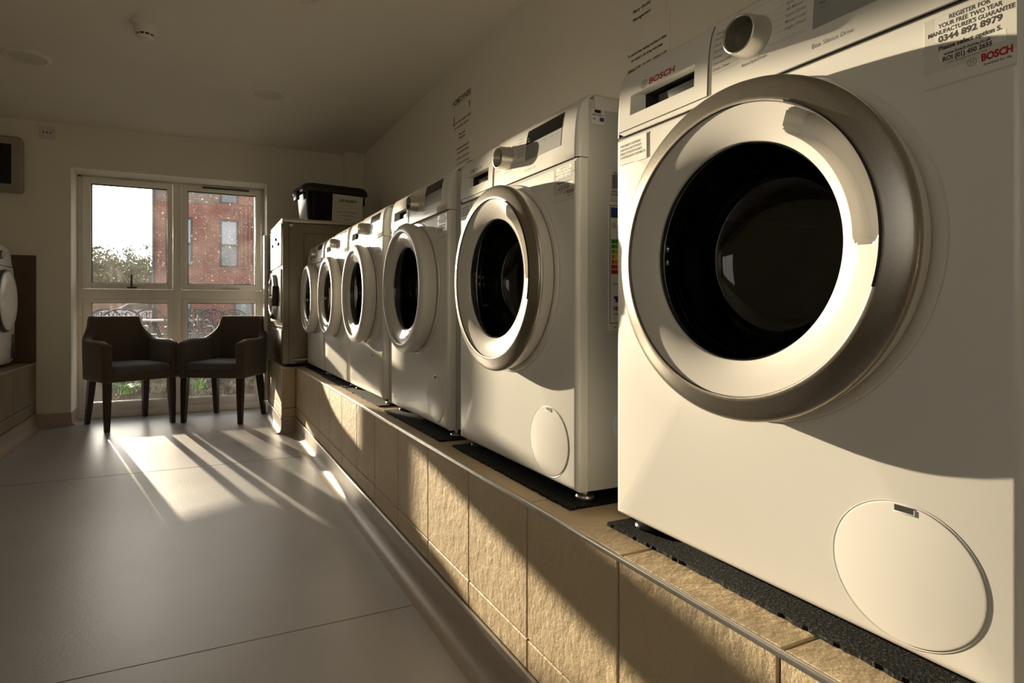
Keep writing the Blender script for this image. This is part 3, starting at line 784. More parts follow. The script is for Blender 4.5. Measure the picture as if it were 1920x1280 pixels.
letters([('BOSCH', .010, .103, .553, .05, 'LEFT'), ('ENERG', .014, .092, .578, .05, 'LEFT'), ('10500', .011, .092, .378, .05, 'LEFT'), ('L/annum', .006, .092, .369, .02, 'LEFT'), ('1061/2010', .005, .092, .340, .02, 'LEFT'), ('kWh/annum', .006, .092, .432, .02, 'LEFT'), ('XXL', .008, .110, .620-.008, .0, 'LEFT')], sd_(0, 0, .0012), mb)
emblem(mb, .094, .558, .006, sd_(0, 0, .0012)); mb.build('label_lettering', 'ink', lab, smooth=0)
bc = MB().box(.084, .150, ys-.0003, ys+.0012, .612, .680).build('barcode_label', 'enamel_side', t, smooth=0)
random.seed(3); xs = .089; lst = []
while xs < .148:
    wd = random.choice((.0006, .0012, .002)); lst.append((xs, xs+wd, .637, .667)); xs += wd+random.choice((.0006, .0012))
rects(lst, f).build('barcode', 'ink', bc, smooth=0)
letters([('WAN28201GB/11', .0055, .088, .629, .03, 'LEFT'), ('FD 9812 0044', .0055, .088, .622, .03, 'LEFT'), ('401275', .0055, .094, .669, .03, 'LEFT')], f).build('barcode_lettering', 'ink', bc, smooth=0)
rl = MB().box(.036, .070, ys-.0003, ys+.0012, .768, .800).build('rating_plate', 'enamel', t, smooth=0)
rects([(.044, .060, .792, .7985)], f).build('plate_mark', 'black', rl, smooth=0)
rects([(.057, .068, .775, .783)], f).build('plate_patch', 'eu_blue', rl, smooth=0)
letters([('6003', .005, .038, .786, .02, 'LEFT'), ('IAN 85 21', .004, .050, .786, .02, 'LEFT'), ('8kg', .005, .040, .777, .02, 'LEFT')], f).build('plate_lettering', 'ink', rl, smooth=0)
MB().lathe([(.034, 0), (.034, -.0012), (.0325, -.0018), (.0001, -.002)], (.125, ys+.001, .135), axis='y', n=40).build('side_plug', 'enamel_side', t)
# mats
MX = [(.900, .285, .702, 0), (1.608, .995, .688, 0), (2.29, 1.68, .680, .0), (3.02, 2.40, .690, 0), (3.68, 3.06, .692, 0), (4.32, 3.70, .700, 0)]
ML = ['black granular rubber mat under the nearest washing machine', 'black granular rubber mat under the second washing machine', 'black granular rubber mat under the third washing machine', 'black granular rubber mat under the fourth washing machine', 'black granular rubber mat under the fifth washing machine', 'black granular rubber mat under the farthest washing machine']
for i, (y1, y0, x, _) in enumerate(MX):
    mb = MB(); random.seed(20+i); n = 90
    # ragged front edge
    fr_ = [(x+random.uniform(-.0018, .0018)+(.004*(k/n) if i == 0 else 0), y0+(y1-y0)*k/n) for k in range(n+1)]
    poly = fr_+[(1.25, y1), (1.25, y0)]
    mb.prism(poly, 'z', ZP+.0002, ZP+.0058)
    tag(mb.build('rubber_mat', 'mat', smooth=0), ML[i], 'mat', 'rubber mats under the machines')

# ------------------------------------------------------------------ stainless steel dryer on the plinth step
t = thing('commercial_dryer', 'tall stainless steel dryer cabinet carrying the black tub, beside the window', 'tumble dryer', (.545, 4.37, ZP+.022))
DZ = H+.669-(ZP+.022); DW = .70; DD = .62
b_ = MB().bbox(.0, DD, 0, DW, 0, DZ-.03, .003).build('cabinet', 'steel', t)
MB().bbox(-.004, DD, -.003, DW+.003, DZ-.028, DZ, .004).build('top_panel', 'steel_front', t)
MB().box(.043, .0455, -.0012, .0005, .0, DZ-.03).box(.0455, DD, -.0012, .0005, DZ-.0315, DZ-.0295).box(-.0008, .044, -.0012, .0005, .272, .2745).box(-.0012, .0005, 0, DW, .272, .2745).box(-.0012, .0005, 0, DW, .70, .703).build('panel_seams', 'seam', t, smooth=0)
pts = []
emb = MB().tube([(.15, -.001, .14), (.15, -.001, .95), (.50, -.001, .95), (.50, -.001, .14)], .003, 6, closed=True); emb.build('pressed_side_outline', 'steel', t)
MB().bbox(.06, .48, -.012, -.001, .012, .040, .004).build('base_rail', 'steel', t)
MB().bbox(.046, .074, -.002, .0, DZ-.058, DZ-.040, .0008).build('badge', 'paper', t)
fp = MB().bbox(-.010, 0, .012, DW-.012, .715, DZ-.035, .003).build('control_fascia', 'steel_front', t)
for y, z in ((.14, .88), (.30, .93), (.52, .90)): MB().lathe([(.014, 0), (.014, -.012), (.0001, -.013)], (-.010, y, z), n=20).build('button', 'black', fp)
letters([('DRYER', .03, 0, 0, .02, 'LEFT')], lambda x, y: (-.0108, .32-x, .74+y)).build('lettering', 'ink', fp, smooth=0)
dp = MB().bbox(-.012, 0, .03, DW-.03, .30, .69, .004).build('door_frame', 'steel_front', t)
c = (-.012, .35, .495)
dr = MB().lathe([(.175, 0), (.178, -.01), (.170, -.030), (.150, -.036), (.130, -.030), (.126, -.010)], c, n=64).build('door', 'chrome', t)
MB().lathe([(.128, -.012), (.09, -.018), (.0001, -.022)], c, n=48).build('door_glass', 'black_gloss', dr)
MB().bbox(-.055, -.012, .165, .185, .42, .57, .006).build('door_handle', 'black', dr)
MB().bbox(-.006, 0, .03, DW-.03, .03, .25, .004).build('kick_panel', 'steel', t)
for x in (.05, DD-.05):
    for y in (.05, DW-.05): MB().lathe([(.0001, -.022), (.02, -.022), (.02, -.012), (.01, -.010), (.01, .002)], (x, y, 0), axis='z', n=16).build('foot', 'rubber', t)

# ------------------------------------------------------------------ lost property tub
TZ = H+.669
t = thing('lost_property_tub', 'black plastic storage tub with a white notice, on top of the steel dryer', 'tub', (.955, 4.715, TZ), R(8))
def rr(hx, hy, r, z, n=8):
    pts = []
    for (sx_, sy_, a0) in ((1, 1, 0), (-1, 1, 90), (-1, -1, 180), (1, -1, 270)):
        for k in range(n+1):
            a = R(a0+90*k/n); pts.append((sx_*(hx-r)+r*math.cos(a), sy_*(hy-r)+r*math.sin(a), z))
    return pts
def ribs(p, amp=.003):
    return [(x*(1+amp*(1 if (i//2) % 2 else -1)), y*(1+amp*(1 if (i//2) % 2 else -1)), z) for i, (x, y, z) in enumerate(p)]
mb = MB(); hx, hy = .235, .165
rows = [rr(hx*.90, hy*.86, .05, .001), rr(hx*.91, hy*.87, .05, .004), rr(hx*.99, hy*.985, .06, .235), rr(hx*1.0, hy*1.0, .06, .240)]
inner = [rr(hx*.98, hy*.97, .055, .240), rr(hx*.90, hy*.86, .045, .006)]
mb.grid(rows+inner, closed=True); mb.add(rows[0], [tuple(range(len(rows[0])))]); mb.add(inner[-1], [tuple(range(len(inner[-1])))])
for k in range(9):
    x = -hx*.8+k*hx*.2
    for s_ in (-1, 1):
        if s_ < 0 and x > -.06: continue
        mb.tube([(x*.92, s_*hy*.875, .02), (x, s_*hy*.985, .22)], .004, 6)
mb.build('tub_body', 'black_gloss', t, 40)
mb = MB().grid([rr(hx+.005, hy+.005, .062, .215), rr(hx+.028, hy+.022, .07, .218), rr(hx+.032, hy+.026, .072, .232), rr(hx+.026, hy+.022, .07, .255), rr(hx+.010, hy+.006, .062, .272), rr(hx*.8, hy*.8, .05, .278)], closed=True)
mb.add(rr(hx*.8, hy*.8, .05, .278), [tuple(range(36))]); mb.build('lid', 'black', t, 40)
for s_ in (-1, 1): MB().bbox(s_*(hx+.035)-.012, s_*(hx+.035)+.012, -.045, .045, .17, .235, .006).build('clip', 'black', t)
pm = Matrix.Translation((.085, -hy*.875-.001, .006)) @ Matrix.Rotation(R(6.5), 4, 'X')
t.scale = (1, 1, 1.12)
def pf(x, y, off=0): return tuple(pm @ Vector((x-.125, -off-.006, y)))
sh = MB().add([pf(0, .004), pf(.25, 0), pf(.25, .205), pf(0, .208), pf(0, .004, -.0006), pf(.25, 0, -.0006), pf(.25, .205, -.0006), pf(0, .208, -.0006)], [(0, 1, 2, 3), (4, 7, 6, 5), (0, 4, 5, 1), (1, 5, 6, 2), (2, 6, 7, 3), (3, 7, 4, 0)]).build('notice', 'paper_dim', t, smooth=0)
f = lambda x, y: pf(x, y, .0006)
letters([('LOST PROPERTY', .024, .125, .158, .04, 'CENTER', .150), ('Items left here are', .010, .125, .135, 0, 'CENTER', .08), ('Any items not claimed in this laundry', .0125, .125, .085, .01, 'CENTER', .175), ('will be taken to the', .0125, .125, .062, .01, 'CENTER', .105), ('charity', .0125, .125, .036, .01, 'CENTER', .055)], f).build('notice_lettering', 'ink', sh, smooth=0)

# ------------------------------------------------------------------ armchairs
def armchair():
    t = thing('armchair', '', 'armchair', (0, 0, 0))
    hw, dep, th = .272, .255, .062         # outer half width, half depth, thickness; front is -y
    # outer plan path from the front right end round the back to the front left end
    def path(off):
        pts = []; r = .12-off
        x, y1 = hw-off, dep-off
        n = 30
        for k in range(9): pts.append((x, -dep+.02+(2*dep-.02-.12)*k/8*1.0))
        for k in range(1, n+1):
            a = PI/2*k/n; pts.append((x-r+r*math.cos(a), y1-r+r*math.sin(a)))
        for k in range(1, 9): pts.append((x-r-(2*(x-r))*k/8, y1))
        for k in range(1, n+1):
            a = PI/2+PI/2*k/n; pts.append((-x+r+r*math.cos(a), y1-r+r*math.sin(a)))
        for k in range(1, 9): pts.append((-x, y1-r-(y1-r+dep-.02)*k/8))
        return pts
    po, pi_ = path(0), path(th)
    n = len(po); rows = []
    half = []; q = 0.0; mid = (n-1)//2
    ln_ = [0.0]
    for i in range(1, n): ln_.append(ln_[-1]+math.hypot(po[i][0]-po[i-1][0], po[i][1]-po[i-1][1]))
    tot = ln_[-1]
    for i in range(n):
        (ox, oy), (ix, iy) = po[i], pi_[i]
        ax = abs((ox+ix)/2)
        # arm height .655, back .83 with an ogee between
        sl = abs(ln_[i]-tot/2)-.195
        k = 1.0 if sl <= 0 else (0.0 if sl >= .20 else 1-math.sqrt(1-(1-sl/.20)**2))
        lean = .045*sst(.0, .27, oy)*k
        front = sst(3, 0, min(i, n-1-i))        # rounded front corner of the arms
        zt = .652+.178*k-.020*front**2
        zb = .354
        def P(fx, z):
            x, y = ox+(ix-ox)*fx, oy+(iy-oy)*fx
            b2 = .018*sst(.60, .36, z)
            sx_ = 1-b2*.8; return (x*sx_, y*(sx_ if y > 0 else 1)+lean*(z-.45)/.38*(1 if z > .45 else 0), z)
        ring = [P(.12, zb), P(0, zb+.012), P(0, .45), P(0, .56), P(0, zt-.020), P(.06, zt-.008), P(.25, zt), P(.5, zt+.002), P(.75, zt), P(.94, zt-.008), P(1, zt-.020), P(1, .56), P(1, .45), P(1, zb+.012), P(.88, zb)]
        rows.append(ring)
    mb = MB()
    mb.grid(rows, closed=True)
    for rw, sgn in ((rows[0], -1), (rows[-1], -1)):
        c0 = Vector((sum(p[0] for p in rw)/15, -dep+.02, sum(p[2] for p in rw)/15))
        r1 = [tuple(c0+(Vector(p)-c0)*.93+Vector((0, -.012, 0))) for p in rw]; r2 = [tuple(c0+(Vector(p)-c0)*.80+Vector((0, -.017, 0))) for p in rw]
        mb.grid([rw, r1, r2], closed=True); mb.add(r2, [tuple(range(15))])
    mb.build('shell', 'fabric', t, 60)
    hwi = hw-th+.004
    MB().bbox(-hwi, hwi, -dep+.008, dep-th, .354, .425, .012, seg=3).build('seat_apron', 'fabric', t)
    mb = MB(); rows = []
    for (ins, z) in ((.004, .420), (0, .432), (0, .455), (.008, .466), (.03, .474), (.09, .482), (.16, .485)):
        rows.append(rr(hwi-ins, (dep*2-th)/2-.012-ins, max(.02, .05-ins*.3), z, 6))
    rows = [[(x, y-th/2-.004, z) for x, y, z in r_] for r_ in rows]
    mb.grid(rows, closed=True); mb.add(rows[-1], [tuple(range(len(rows[-1])))]); mb.build('seat_cushion', 'seatfab', t, 60)
    for (x, y, dx, dy) in ((-.228, -.205, -.006, -.012), (.228, -.205, .006, -.012), (-.195, .175, -.018, .050), (.195, .175, .018, .050)):
        m4 = []
        for z, w_ in ((.372, .024), (.25, .023), (.05, .017), (.0, .0155)):
            k = (.372-z)/.372; cx, cy = x+dx*k, y+dy*k
            m4.append([(cx-w_, cy-w_, z+.001), (cx+w_, cy-w_, z+.001), (cx+w_, cy+w_, z+.001), (cx-w_, cy+w_, z+.001)])
        MB().grid(m4, closed=True).add(m4[0], [(0, 1, 2, 3)]).add(m4[-1], [(3, 2, 1, 0)]).build('leg', 'wood', t, 30)
    return t
ch = armchair(); ch.location = (-.500, 5.195, 0); ch.rotation_euler = (0, 0, R(27)); ch['label'] = 'dark brown fabric tub armchair by the window, left of the pair'; ch['group'] = 'pair of tub armchairs'
c2 = copy_tree(ch); c2.location = (.198, 5.125, 0); c2.rotation_euler = (0, 0, R(-31)); c2['label'] = 'dark brown fabric tub armchair by the window, right one beside the step'

# ------------------------------------------------------------------ ceiling fittings
for i, (x, y) in enumerate(((-.878, 3.962), (.407, 3.987), (.415, 2.63), (-.878, 2.76))):
    t = thing('ceiling_light', ['round flush ceiling light above the left side of the room', 'round flush ceiling light nearest the far corner above the machines', 'round flush ceiling light cut off by the top edge of the photo', ''][i] or 'x', 'ceiling light', (x, y, ZC), 0, 'flush ceiling lights') if i < 3 else None
    if t is None: break
    MB().lathe([(.114, 0), (.114, -.004), (.108, -.008), (.092, -.009), (.090, -.006)], axis='z', n=48).build('trim_ring', 'matt_white', t)
    MB().lathe([(.0905, -.0055), (.06, -.0075), (.0001, -.008)], axis='z', n=48).build('diffuser', 'rooms_white', t)
t = thing('smoke_detector', 'white round smoke detector on the ceiling', 'smoke detector', (-.244, 3.256, ZC))
MB().lathe([(.062, 0), (.062, -.012), (.058, -.018), (.052, -.020)], axis='z', n=40).build('base', 'matt_white', t)
MB().lathe([(.052, -.020), (.050, -.045), (.045, -.060), (.040, -.062)], axis='z', n=40).build('housing', 'matt_white', t)
MB().lathe([(.038, -.061), (.036, -.072)], axis='z', n=40).build('chamber', 'seam', t)
mb = MB()
for k in range(10):
    a = 2*PI*k/10; mb.box(-.003, .003, .036, .042, -.073, -.060, mat=Matrix.Rotation(a, 4, 'Z'))
mb.lathe([(.041, -.0705), (.034, -.080), (.020, -.085), (.0001, -.086)], axis='z', n=40).build('cap', 'matt_white', t)

# ------------------------------------------------------------------ far wall fittings
t = thing('wall_socket', 'white square isolator plate high on the far wall, left of the window', 'socket', (-1.043, YF, H+1.335))
pl = MB().bbox(-.047, .047, -.014, 0, -.044, .044, .004).build('face_plate', 'rooms_white', t)
for x in (-.022, 0, .022): MB().bbox(x-.004, x+.004, -.0155, -.013, -.006, .006, .001).build('socket_slot', 'seam', t)
t = thing('wall_monitor', 'grey framed dark screen high on the far wall at the left edge', 'screen', (-1.43, YF, H+1.063))
M['bezel_grey'] = simple('grey_bezel', (.30, .28, .23), .5)
mb = MB().grid([rr(.245, .20, .03, 0), rr(.25, .203, .03, -.07), rr(.235, .190, .02, -.085), rr(.185, .145, .01, -.080)], closed=True)
mb.v = [(x, z, y) for x, y, z in mb.v]; mb.build('bezel', 'bezel_grey', t, 40)
MB().box(-.19, .19, -.079, -.070, -.15, .15).build('screen', 'black_gloss', t, smooth=0)

# ------------------------------------------------------------------ left tumble dryer
t = thing('tumble_dryer', 'white tumble dryer on the dark left plinth, cut by the left edge', 'tumble dryer', (-1.195, 4.78, ZPL+.022), PI)
pf2 = [(.02, 0), (.004, .02), (-.004, .15), (-.008, .35), (-.006, .55), (.002, .66), (.010, .69), (.016, .75), (.034, .80), (.07, .832), (.56, .832), (.56, 0)]
mb = MB()
rows = []
for y, ins in ((-.298, .022), (-.290, .008), (-.275, .002), (0, -.004), (.275, .002), (.290, .008), (.298, .022)):
    rows.append([(x+(ins if x < .3 else 0), y, z) for x, z in pf2])
mb.grid(rows, closed=True); mb.add(rows[0], [tuple(range(12))]); mb.add(rows[-1], [tuple(range(12))])
mb.build('body', 'enamel', t, 40)
c = (-.008, 0, .43)
d = MB().lathe([(.205, .004), (.210, -.012), (.205, -.026), (.195, -.030)], c, n=72).build('door', 'rubber', t)
MB().lathe([(.197, -.028), (.188, -.034), (.12, -.040), (.0001, -.044)], c, n=72).build('door_panel', 'enamel', d)
mb = MB().box(-.0062, .006, -.289, .289, .664, .6665); mb.build('panel_gap', 'seam', t, smooth=0)
MB().lathe([(.03, 0), (.028, -.02), (.0001, -.022)], (.012, .0, .735), n=32).build('program_knob', 'silver', t)
MB().box(.004, .02, .06, .20, .71, .76).build('display', 'black_gloss', t, smooth=0)
for k in range(11): MB().bbox(-.0135, .0, -.262, -.205, .035+.0155*k, .0425+.0155*k, .001).build('vent_slot', 'seam', t)
MB().lathe([(.007, 0), (.0001, -.001)], (-.0075, -.165, .165), n=16).build('screw_cap', 'seam', t)
for x in (.06, .5):
    for y in (-.26, .26): MB().lathe([(.0001, -.022), (.02, -.022), (.02, -.012), (.01, -.010), (.01, .004)], (x, y, 0), axis='z', n=16).build('foot', 'rubber', t)

# ------------------------------------------------------------------ notices on the right wall
def notice(name, label, y1, y0, z0, z1, lines, group='paper notices on the wall above the machines'):
    t = thing(name, label, 'notice', (XW, (y0+y1)/2, z0), 0, group)
    w_, h_ = y1-y0, z1-z0
    MB().box(-.0018, 0, -w_/2, w_/2, 0, h_).build('sheet', 'paper_dim', t, smooth=0)
    letters(lines, lambda x, y: (-.0019, w_/2-x, y)).build('lettering', 'ink', t, smooth=0)
    return t
notice('paper_notice', 'paper notice headed HOMEOWNERS on the wall above the third machine', 3.16, 2.875, H+.965, H+1.29,
    [('HOMEOWNERS', .042, .145, .225, .035, 'CENTER', .245), ('_______________', .022, .145, .220, .03, 'CENTER', .245), ('I', .05, .035, .125, .06, 'LEFT'), ('Please do not leave washing in machines', .021, .145, .110, .03, 'CENTER', .25), ('for more than one hour', .021, .145, .082, .03, 'CENTER', .19), ('i', .05, .245, .160, .06, 'LEFT'), ('Many thanks', .018, .150, .035, .03, 'CENTER', .085), ('Management', .018, .150, .014, .03, 'CENTER', .085)])
notice('paper_notice', 'small paper notice of closely set lines just below the HOMEOWNERS sheet', 3.10, 2.90, H+.66, H+.955,
    [('Do not overload the machines and do', .019, .10, .262, .04, 'CENTER', .165), ('not use dryers for pillows', .019, .10, .238, .04, 'CENTER', .155), ('Clean the filter of the dryer after use', .016, .10, .206, .03, 'CENTER', .17), ('Clean the filter of the dryer before', .016, .10, .176, .03, 'CENTER', .17), ('Report any faults to the manager', .016, .10, .142, .03, 'CENTER', .16), ('at reception', .016, .10, .11, .03, 'CENTER', .09)])
notice('paper_notice', 'paper notice of instructions on the wall above the drawer of the nearest machine', 1.622, 1.412, H+.645, H+.942,
    [('To operate these washing machines in either', .0125, .105, .226, .05, 'CENTER', .185), ('the washing or the drying mode please', .0125, .105, .206, .05, 'CENTER', .150), ('Switch on the light - turn switch - emergency to left', .0110, .105, .176, .04, 'CENTER', .185), ('Switch on the light - twist each dial - emergency to', .0110, .105, .150, .04, 'CENTER', .180), ('the on', .0110, .105, .132, .04, 'CENTER', .03), ('If you need help - telephone reception', .0110, .105, .104, .04, 'CENTER', .175)])
notice('paper_notice', 'paper notice signed Many thanks Management, at the top edge of the photo', 1.64, 1.43, H+.955, H+1.252,
    [('All laundry', .014, .105, .20, .04, 'CENTER', .10), ('Many thanks', .0150, .100, .058, .04, 'CENTER', .085), ('Management', .0150, .100, .030, .04, 'CENTER', .085)])

# ------------------------------------------------------------------ outdoors
g = MB().box(-60, 60, 5.70, 140, -.08, -.001); struct(g.build('ground', 'paving', smooth=0))
g = MB().box(-4, 4, 5.70, 8.70, -.02, .004); o = g.build('planting_bed', 'soil', smooth=0); struct(o)
# brick building
YBD = 26.0
t = thing('brick_building', 'red brick apartment building with grey windows seen through the window', 'building', (0, YBD, 0))
holes = [(.757, 1.474, 1.80+H, 3.766+H), (.757, 1.474, 4.42+H, 6.40+H), (-1.24, -.26, 1.80+H, 3.766+H), (-1.24, -.26, 4.42+H, 6.40+H), (3.4, 4.1, 1.80+H, 3.766+H), (3.4, 4.1, 4.42+H, 6.40+H), (-.9, -.3, 0.0, 2.0), (1.30, 2.05, 0.0, 2.0)]
xs = sorted({-1.71, 12.0}|{h[0] for h in holes}|{h[1] for h in holes}); zs = sorted({0.0, 9.5}|{h[2] for h in holes}|{h[3] for h in holes})
mb = MB()
for a, b_ in zip(xs[:-1], xs[1:]):
    for c_, d_ in zip(zs[:-1], zs[1:]):
        if any(h[0]-1e-6 <= a < h[1]-1e-6 and h[2]-1e-6 <= c_ < h[3]-1e-6 for h in holes): continue
        mb.quad((a, 0, c_), (b_, 0, c_), (b_, 0, d_), (a, 0, d_))
for h in holes:
    mb.quad((h[0], 0, h[2]), (h[0], .12, h[2]), (h[0], .12, h[3]), (h[0], 0, h[3])); mb.quad((h[1], 0, h[2]), (h[1], .12, h[2]), (h[1], .12, h[3]), (h[1], 0, h[3]))
    mb.quad((h[0], 0, h[2]), (h[1], 0, h[2]), (h[1], .12, h[2]), (h[0], .12, h[2])); mb.quad((h[0], 0, h[3]), (h[1], 0, h[3]), (h[1], .12, h[3]), (h[0], .12, h[3]))
mb.box(-1.71, 12, .13, 8, 0, 9.5)
mb.quad((-1.71, 0, 0), (-1.71, .13, 0), (-1.71, .13, 9.5), (-1.71, 0, 9.5))
mb.build('wall', 'brick', t, smooth=0)
for k in range(7): MB().box(1.56+.16*k, 1.64+.16*k, -.05, -.001, H+1.86, H+4.35).build('brick_pier', 'brick', t, smooth=0)
MB().box(1.50, 3.3, -.06, -.001, H+1.76, H+1.84).box(1.50, 3.3, -.06, -.001, H+4.40, H+4.48).build('ledge', 'brick', t, smooth=0)
MB().box(-1.705, .70, -.006, -.001, H+4.35, 9.4).build('grey_brick_panel', 'brick_grey', t, smooth=0)
for i, h in enumerate(holes):
    mb = MB(); frame_rect(mb, h[0]+.005, h[1]-.005, h[2]+.005, h[3]-.005, .07, .03, .11, .008)
    zm_ = h[2]+(h[3]-h[2])*.47
    if h[2] > .5: mb.box(h[0]+.06, h[1]-.06, .03, .10, zm_-.06, zm_+.03)
    fo = mb.build('window_frame', 'frame_grey', t)
    MB().box(h[0]+.06, h[1]-.06, .06, .07, h[2]+.06, (zm_-.05 if h[2] > .5 else h[3]-.06)).build('pane', 'lowpane', fo, smooth=0)
    if h[2] > .5: MB().box(h[0]+.06, h[1]-.06, .06, .07, zm_, h[3]-.06).build('blind', 'blind', fo, smooth=0)
MB().tube([(-1.66, -.06, 0), (-1.66, -.06, 9.4)], .05, 10).build('downpipe', 'frame_grey', t)
# timber fence
t = thing('timber_fence', 'brown timber fence beyond the garden furniture', 'fence', (-9, 39.3, 0))
mb = MB()
for k in range(70): mb.box(.14*k, .14*k+.1385, 0, .03, .02, 1.50)
mb.build('boards', 'fence', t, smooth=0)
for k in range(6): MB().box(1.9*k, 1.9*k+.1, .03, .13, 0, 1.55).build('post', 'fence', t, smooth=0)
# car
t = thing('car', 'white car parked beyond the garden furniture', 'car', (-3.0, 37.5, 0), R(4))
t.scale = (1, 1, .9)
prof = [(-2.1, .35), (-2.15, .75), (-1.95, .95), (-1.2, 1.08), (-.7, 1.42), (.2, 1.52), (1.1, 1.48), (1.75, 1.15), (2.05, 1.02), (2.1, .6), (2.05, .35)]
mb = MB(); rows = []
for y, k in ((-.85, .94), (-.80, 1), (-.2, 1.01), (.2, 1.01), (.80, 1), (.85, .94)): rows.append([(x*k, y*(1 if z < 1.05 else .82), .35+(z-.35)*k) for x, z in prof])
mb.grid(rows, closed=True); mb.add(rows[0], [tuple(range(11))]); mb.add(rows[-1], [tuple(range(11))]); mb.build('body', 'car', t, 40)
for s_ in (-1, 1):
    MB().prism([(-.98, 1.10), (-.60, 1.38), (.2, 1.45), (.95, 1.42), (1.45, 1.12)], 'y', s_*.70, s_*.805).build('side_window', 'car_glass', t, smooth=0)
    for x in (-1.35, 1.3): MB().lathe([(.0001, -.1), (.2, -.1), (.31, -.08), (.32, 0), (.31, .08), (.2, .1), (.0001, .1)], (x, s_*.76, .32), axis='y', n=24).build('wheel', 'rubber', t)
# trees
def tree(loc, h, spread, seed, label, n=2600):
    random.seed(seed)
    t = thing('tree', label, 'tree', loc, 0, 'hazy trees behind the fence')
    mb = MB().tube([(0, 0, 0), (.1, 0, h*.25), (.0, .1, h*.5)], [.16, .12, .06], 8)
    tips = []
    for k in range(16):
        a = random.uniform(0, 2*PI); z0 = h*random.uniform(.15, .5); l = spread*random.uniform(.5, .95); z1 = min(h*.97, z0+h*random.uniform(.15, .5))
        p1 = (math.cos(a)*l*.5, math.sin(a)*l*.5, (z0+z1)/2+.2); p2 = (math.cos(a)*l, math.sin(a)*l, z1)
        mb.tube([(0, 0, z0), p1, p2], [.05, .03, .01], 5); tips += [p1, p2]
    mb.build('trunk', 'bark', t)
    lf = MB()
    for k in range(n):
        c = random.choice(tips); d = Vector((random.gauss(0, 1), random.gauss(0, 1), random.gauss(0, .8)))*spread*.24
        p = Vector(c)+d; p.z = max(.15, min(h, p.z)); u = Vector((random.gauss(0, 1), random.gauss(0, 1), random.gauss(0, 1))).normalized(); v = u.orthogonal().normalized(); s_ = random.uniform(.08, .19)
        lf.add([p-u*s_, p+v*s_*.5, p+u*s_, p-v*s_*.5], [(0, 1, 2, 3)])
    lf.build('foliage', 'tree_leaf', t, smooth=0)
for i, (u, h, sp, y) in enumerate(((183, 4.7, 1.2, 42), (212, 5.8, 1.7, 52), (240, 4.7, 1.3, 45), (266, 7.0, 1.7, 59), (298, 5.0, 1.3, 49), (156, 4.5, 1.3, 48))):
    r_ = (u-866.4)/1095.7; dx, dy = .4098+.9122*r_, .9122-.4098*r_
    tree((dx/dy*y, y, 0), h, sp, 100+i, ['low rounded tree at the left of the hazy tree line', 'broad rounded tree in the hazy tree line beyond the fence', 'loose tree in the middle of the hazy tree line', 'tallest sparse tree of the line, just left of the brick building', 'tree of the line mostly behind the brick building corner', 'tree of the line beside the left window frame'][i], 2300)
# cast metal garden furniture
def garden_chair():
    t = thing('garden_chair', '', 'garden chair')
    hw = .26
    arc = [(-hw, .22, .40)]+[(-hw*math.cos(PI*k/12)*(1.0 if k in (0, 12) else 1.02), .24+.06*math.sin(PI*k/12), .66+.24*math.sin(PI*k/12)**.7) for k in range(13)]+[(hw, .22, .40)]
    MB().tube(arc, .016, 8).build('back_hoop', 'castalu', t)
    mb = MB()
    for k in range(-3, 4):
        x = k*.065; zt = .66+.24*math.sqrt(max(0, 1-(x/hw)**2))-.03
        mb.tube([(x*.6, .22, .43), (x+.02*(-1)**k, .24, (zt+.43)/2), (x, .27, zt)], .007, 5)
    for cx, cz, r_ in ((-.10, .70, .055), (.10, .70, .055), (0, .78, .06), (-.15, .60, .04), (.15, .60, .04), (0, .62, .05), (-.08, .82, .03), (.08, .82, .03)):
        mb.tube([(cx+r_*math.cos(2*PI*k/12), .255, cz+r_*math.sin(2*PI*k/12)) for k in range(12)], .007, 5, closed=True)
    mb.build('back_scrolls', 'castalu', t)
    mb = MB().grid([rr(.25, .23, .08, .405), rr(.26, .24, .09, .415), rr(.25, .23, .08, .425)], closed=True); mb.add(rr(.25, .23, .08, .425), [tuple(range(36))]); mb.build('seat', 'castalu', t, 40)
    for s_ in (-1, 1): MB().tube([(s_*hw, .22, .62), (s_*.29, .05, .65), (s_*.30, -.12, .645), (s_*.29, -.20, .60), (s_*.25, -.18, .42)], .014, 8).build('arm', 'castalu', t)
    for x, y in ((-.22, -.2), (.22, -.2), (-.22, .2), (.22, .2)): MB().tube([(x, y, .41), (x*1.05, y*1.0, .22), (x*1.2, y*1.15, .002)], [.016, .013, .015], 8).build('leg', 'castalu', t)
    return t
def at(u, D):
    r_ = (u-866.4)/1095.7; return ((.4098+.9122*r_)*D, (.9122-.4098*r_)*D)
GC = [(190, 10.8, 200), (232, 8.5, 12), (290, 11.3, 165), (354, 8.3, 15), (376, 11.7, 172), (414, 9.7, 30), (440, 12.6, 170)]
GL = ['ornate cast metal garden chair at the far left of the outdoor set', 'dark ornate garden chair behind the left armchair', 'ornate garden chair at the table, just left of the window mullion', 'ornate garden chair just right of the window mullion', 'pale-edged ornate garden chair behind the outdoor table', 'darkest ornate garden chair, nearest the right armchair', 'pale garden chair at the right end of the outdoor set']
gc0 = None
for (u, D, a), lb in zip(GC, GL):
    x, y = at(u, D)
    o = garden_chair() if gc0 is None else copy_tree(gc0)
    gc0 = gc0 or o
    o.location = (x, y, 0); o.rotation_euler = (0, 0, R(a)); o['label'] = lb; o['group'] = 'cast metal garden chairs'
x, y = at(322, 10.0)
t = thing('garden_table', 'round pale-topped garden table outside among the metal chairs', 'table', (x, y, 0))
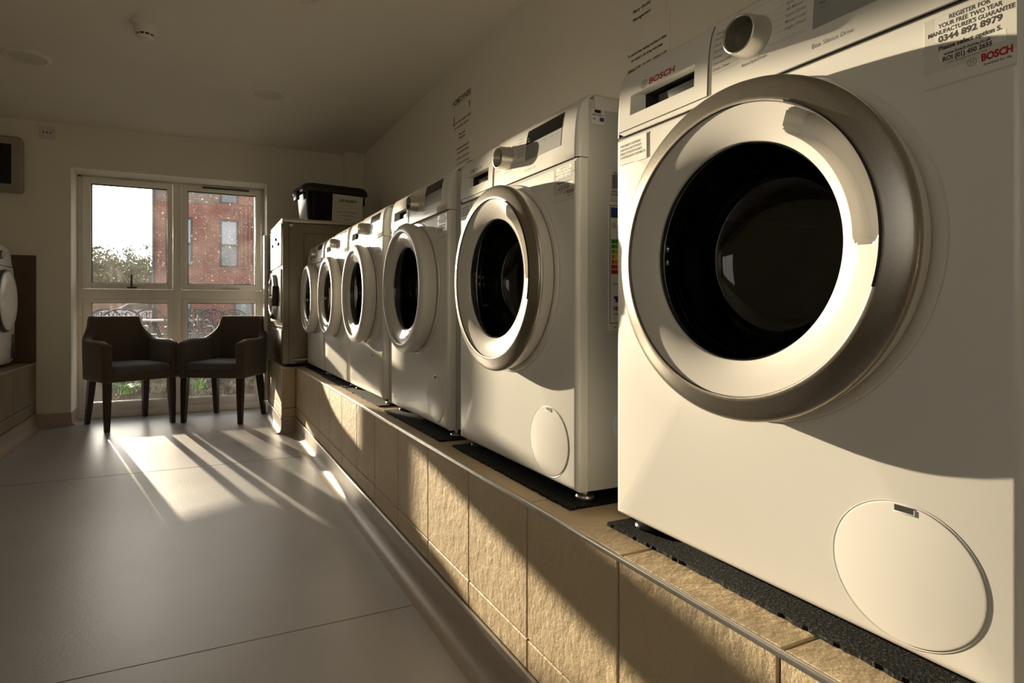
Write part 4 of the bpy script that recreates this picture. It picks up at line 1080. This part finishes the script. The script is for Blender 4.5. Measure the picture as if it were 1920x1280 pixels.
M['tabletop'] = simple('pale_metal_top', (.55, .55, .55), .3)
MB().lathe([(.0001, .70), (.58, .70), (.60, .71), (.60, .725), (.58, .73), (.0001, .73)], axis='z', n=48).build('tabletop', 'tabletop', t)
for k in range(4):
    a = PI/4+k*PI/2; MB().tube([(.40*math.cos(a), .40*math.sin(a), .70), (.20*math.cos(a), .20*math.sin(a), .35), (.40*math.cos(a), .40*math.sin(a), .003)], .02, 8).build('leg', 'castalu', t)
# plants in the bed
def tuft(name, loc, label, n, h, mat, seed, spread=.10):
    random.seed(seed); mb = MB()
    for k in range(n):
        a = random.uniform(0, 2*PI); l = h*random.uniform(.6, 1.1); b0 = Vector((random.gauss(0, spread*.4), random.gauss(0, spread*.4), 0)); out = Vector((math.cos(a), math.sin(a), 0)); wv = Vector((-out.y, out.x, 0))*random.uniform(.004, .008)
        rows = []
        for j in range(5):
            q = j/4; p = b0+out*(l*.75*q*q)+Vector((0, 0, l*(q-.45*q*q))); ww = wv*(1-q*.9); rows.append([tuple(p-ww), tuple(p+ww)])
        mb.grid(rows)
    o = mb.build(name, mat, smooth=40); o.location = loc; tag(o, label, 'plant', 'plants in the bed outside the window'); return o
for i, (u, D, n, h, mt, lb) in enumerate(((236, 6.15, 90, .20, 'leaf', 'bright green strap-leaved plant seen under the left armchair'), (262, 6.7, 60, .20, 'leaf', 'green plant behind the rear leg of the left armchair'), (208, 6.9, 60, .22, 'leaf', 'darker green plant near the front leg of the left armchair'),
        (372, 6.6, 60, .22, 'leaf', 'green plant seen under the right armchair, nearest the mullion'), (395, 5.9, 70, .16, 'leaf_dry', 'dry grey tuft under the right armchair'), (430, 6.2, 80, .18, 'leaf_dry', 'dry grassy tuft at the right of the bed'), (468, 6.8, 70, .2, 'leaf_dry', 'dry tuft behind the rear leg of the right armchair'), (300, 6.3, 60, .16, 'leaf_dry', 'dry tuft at the foot of the window mullion'))):
    x, y = at(u, D); tuft('garden_plant', (x, y, .004), lb, n, h, mt, 50+i)
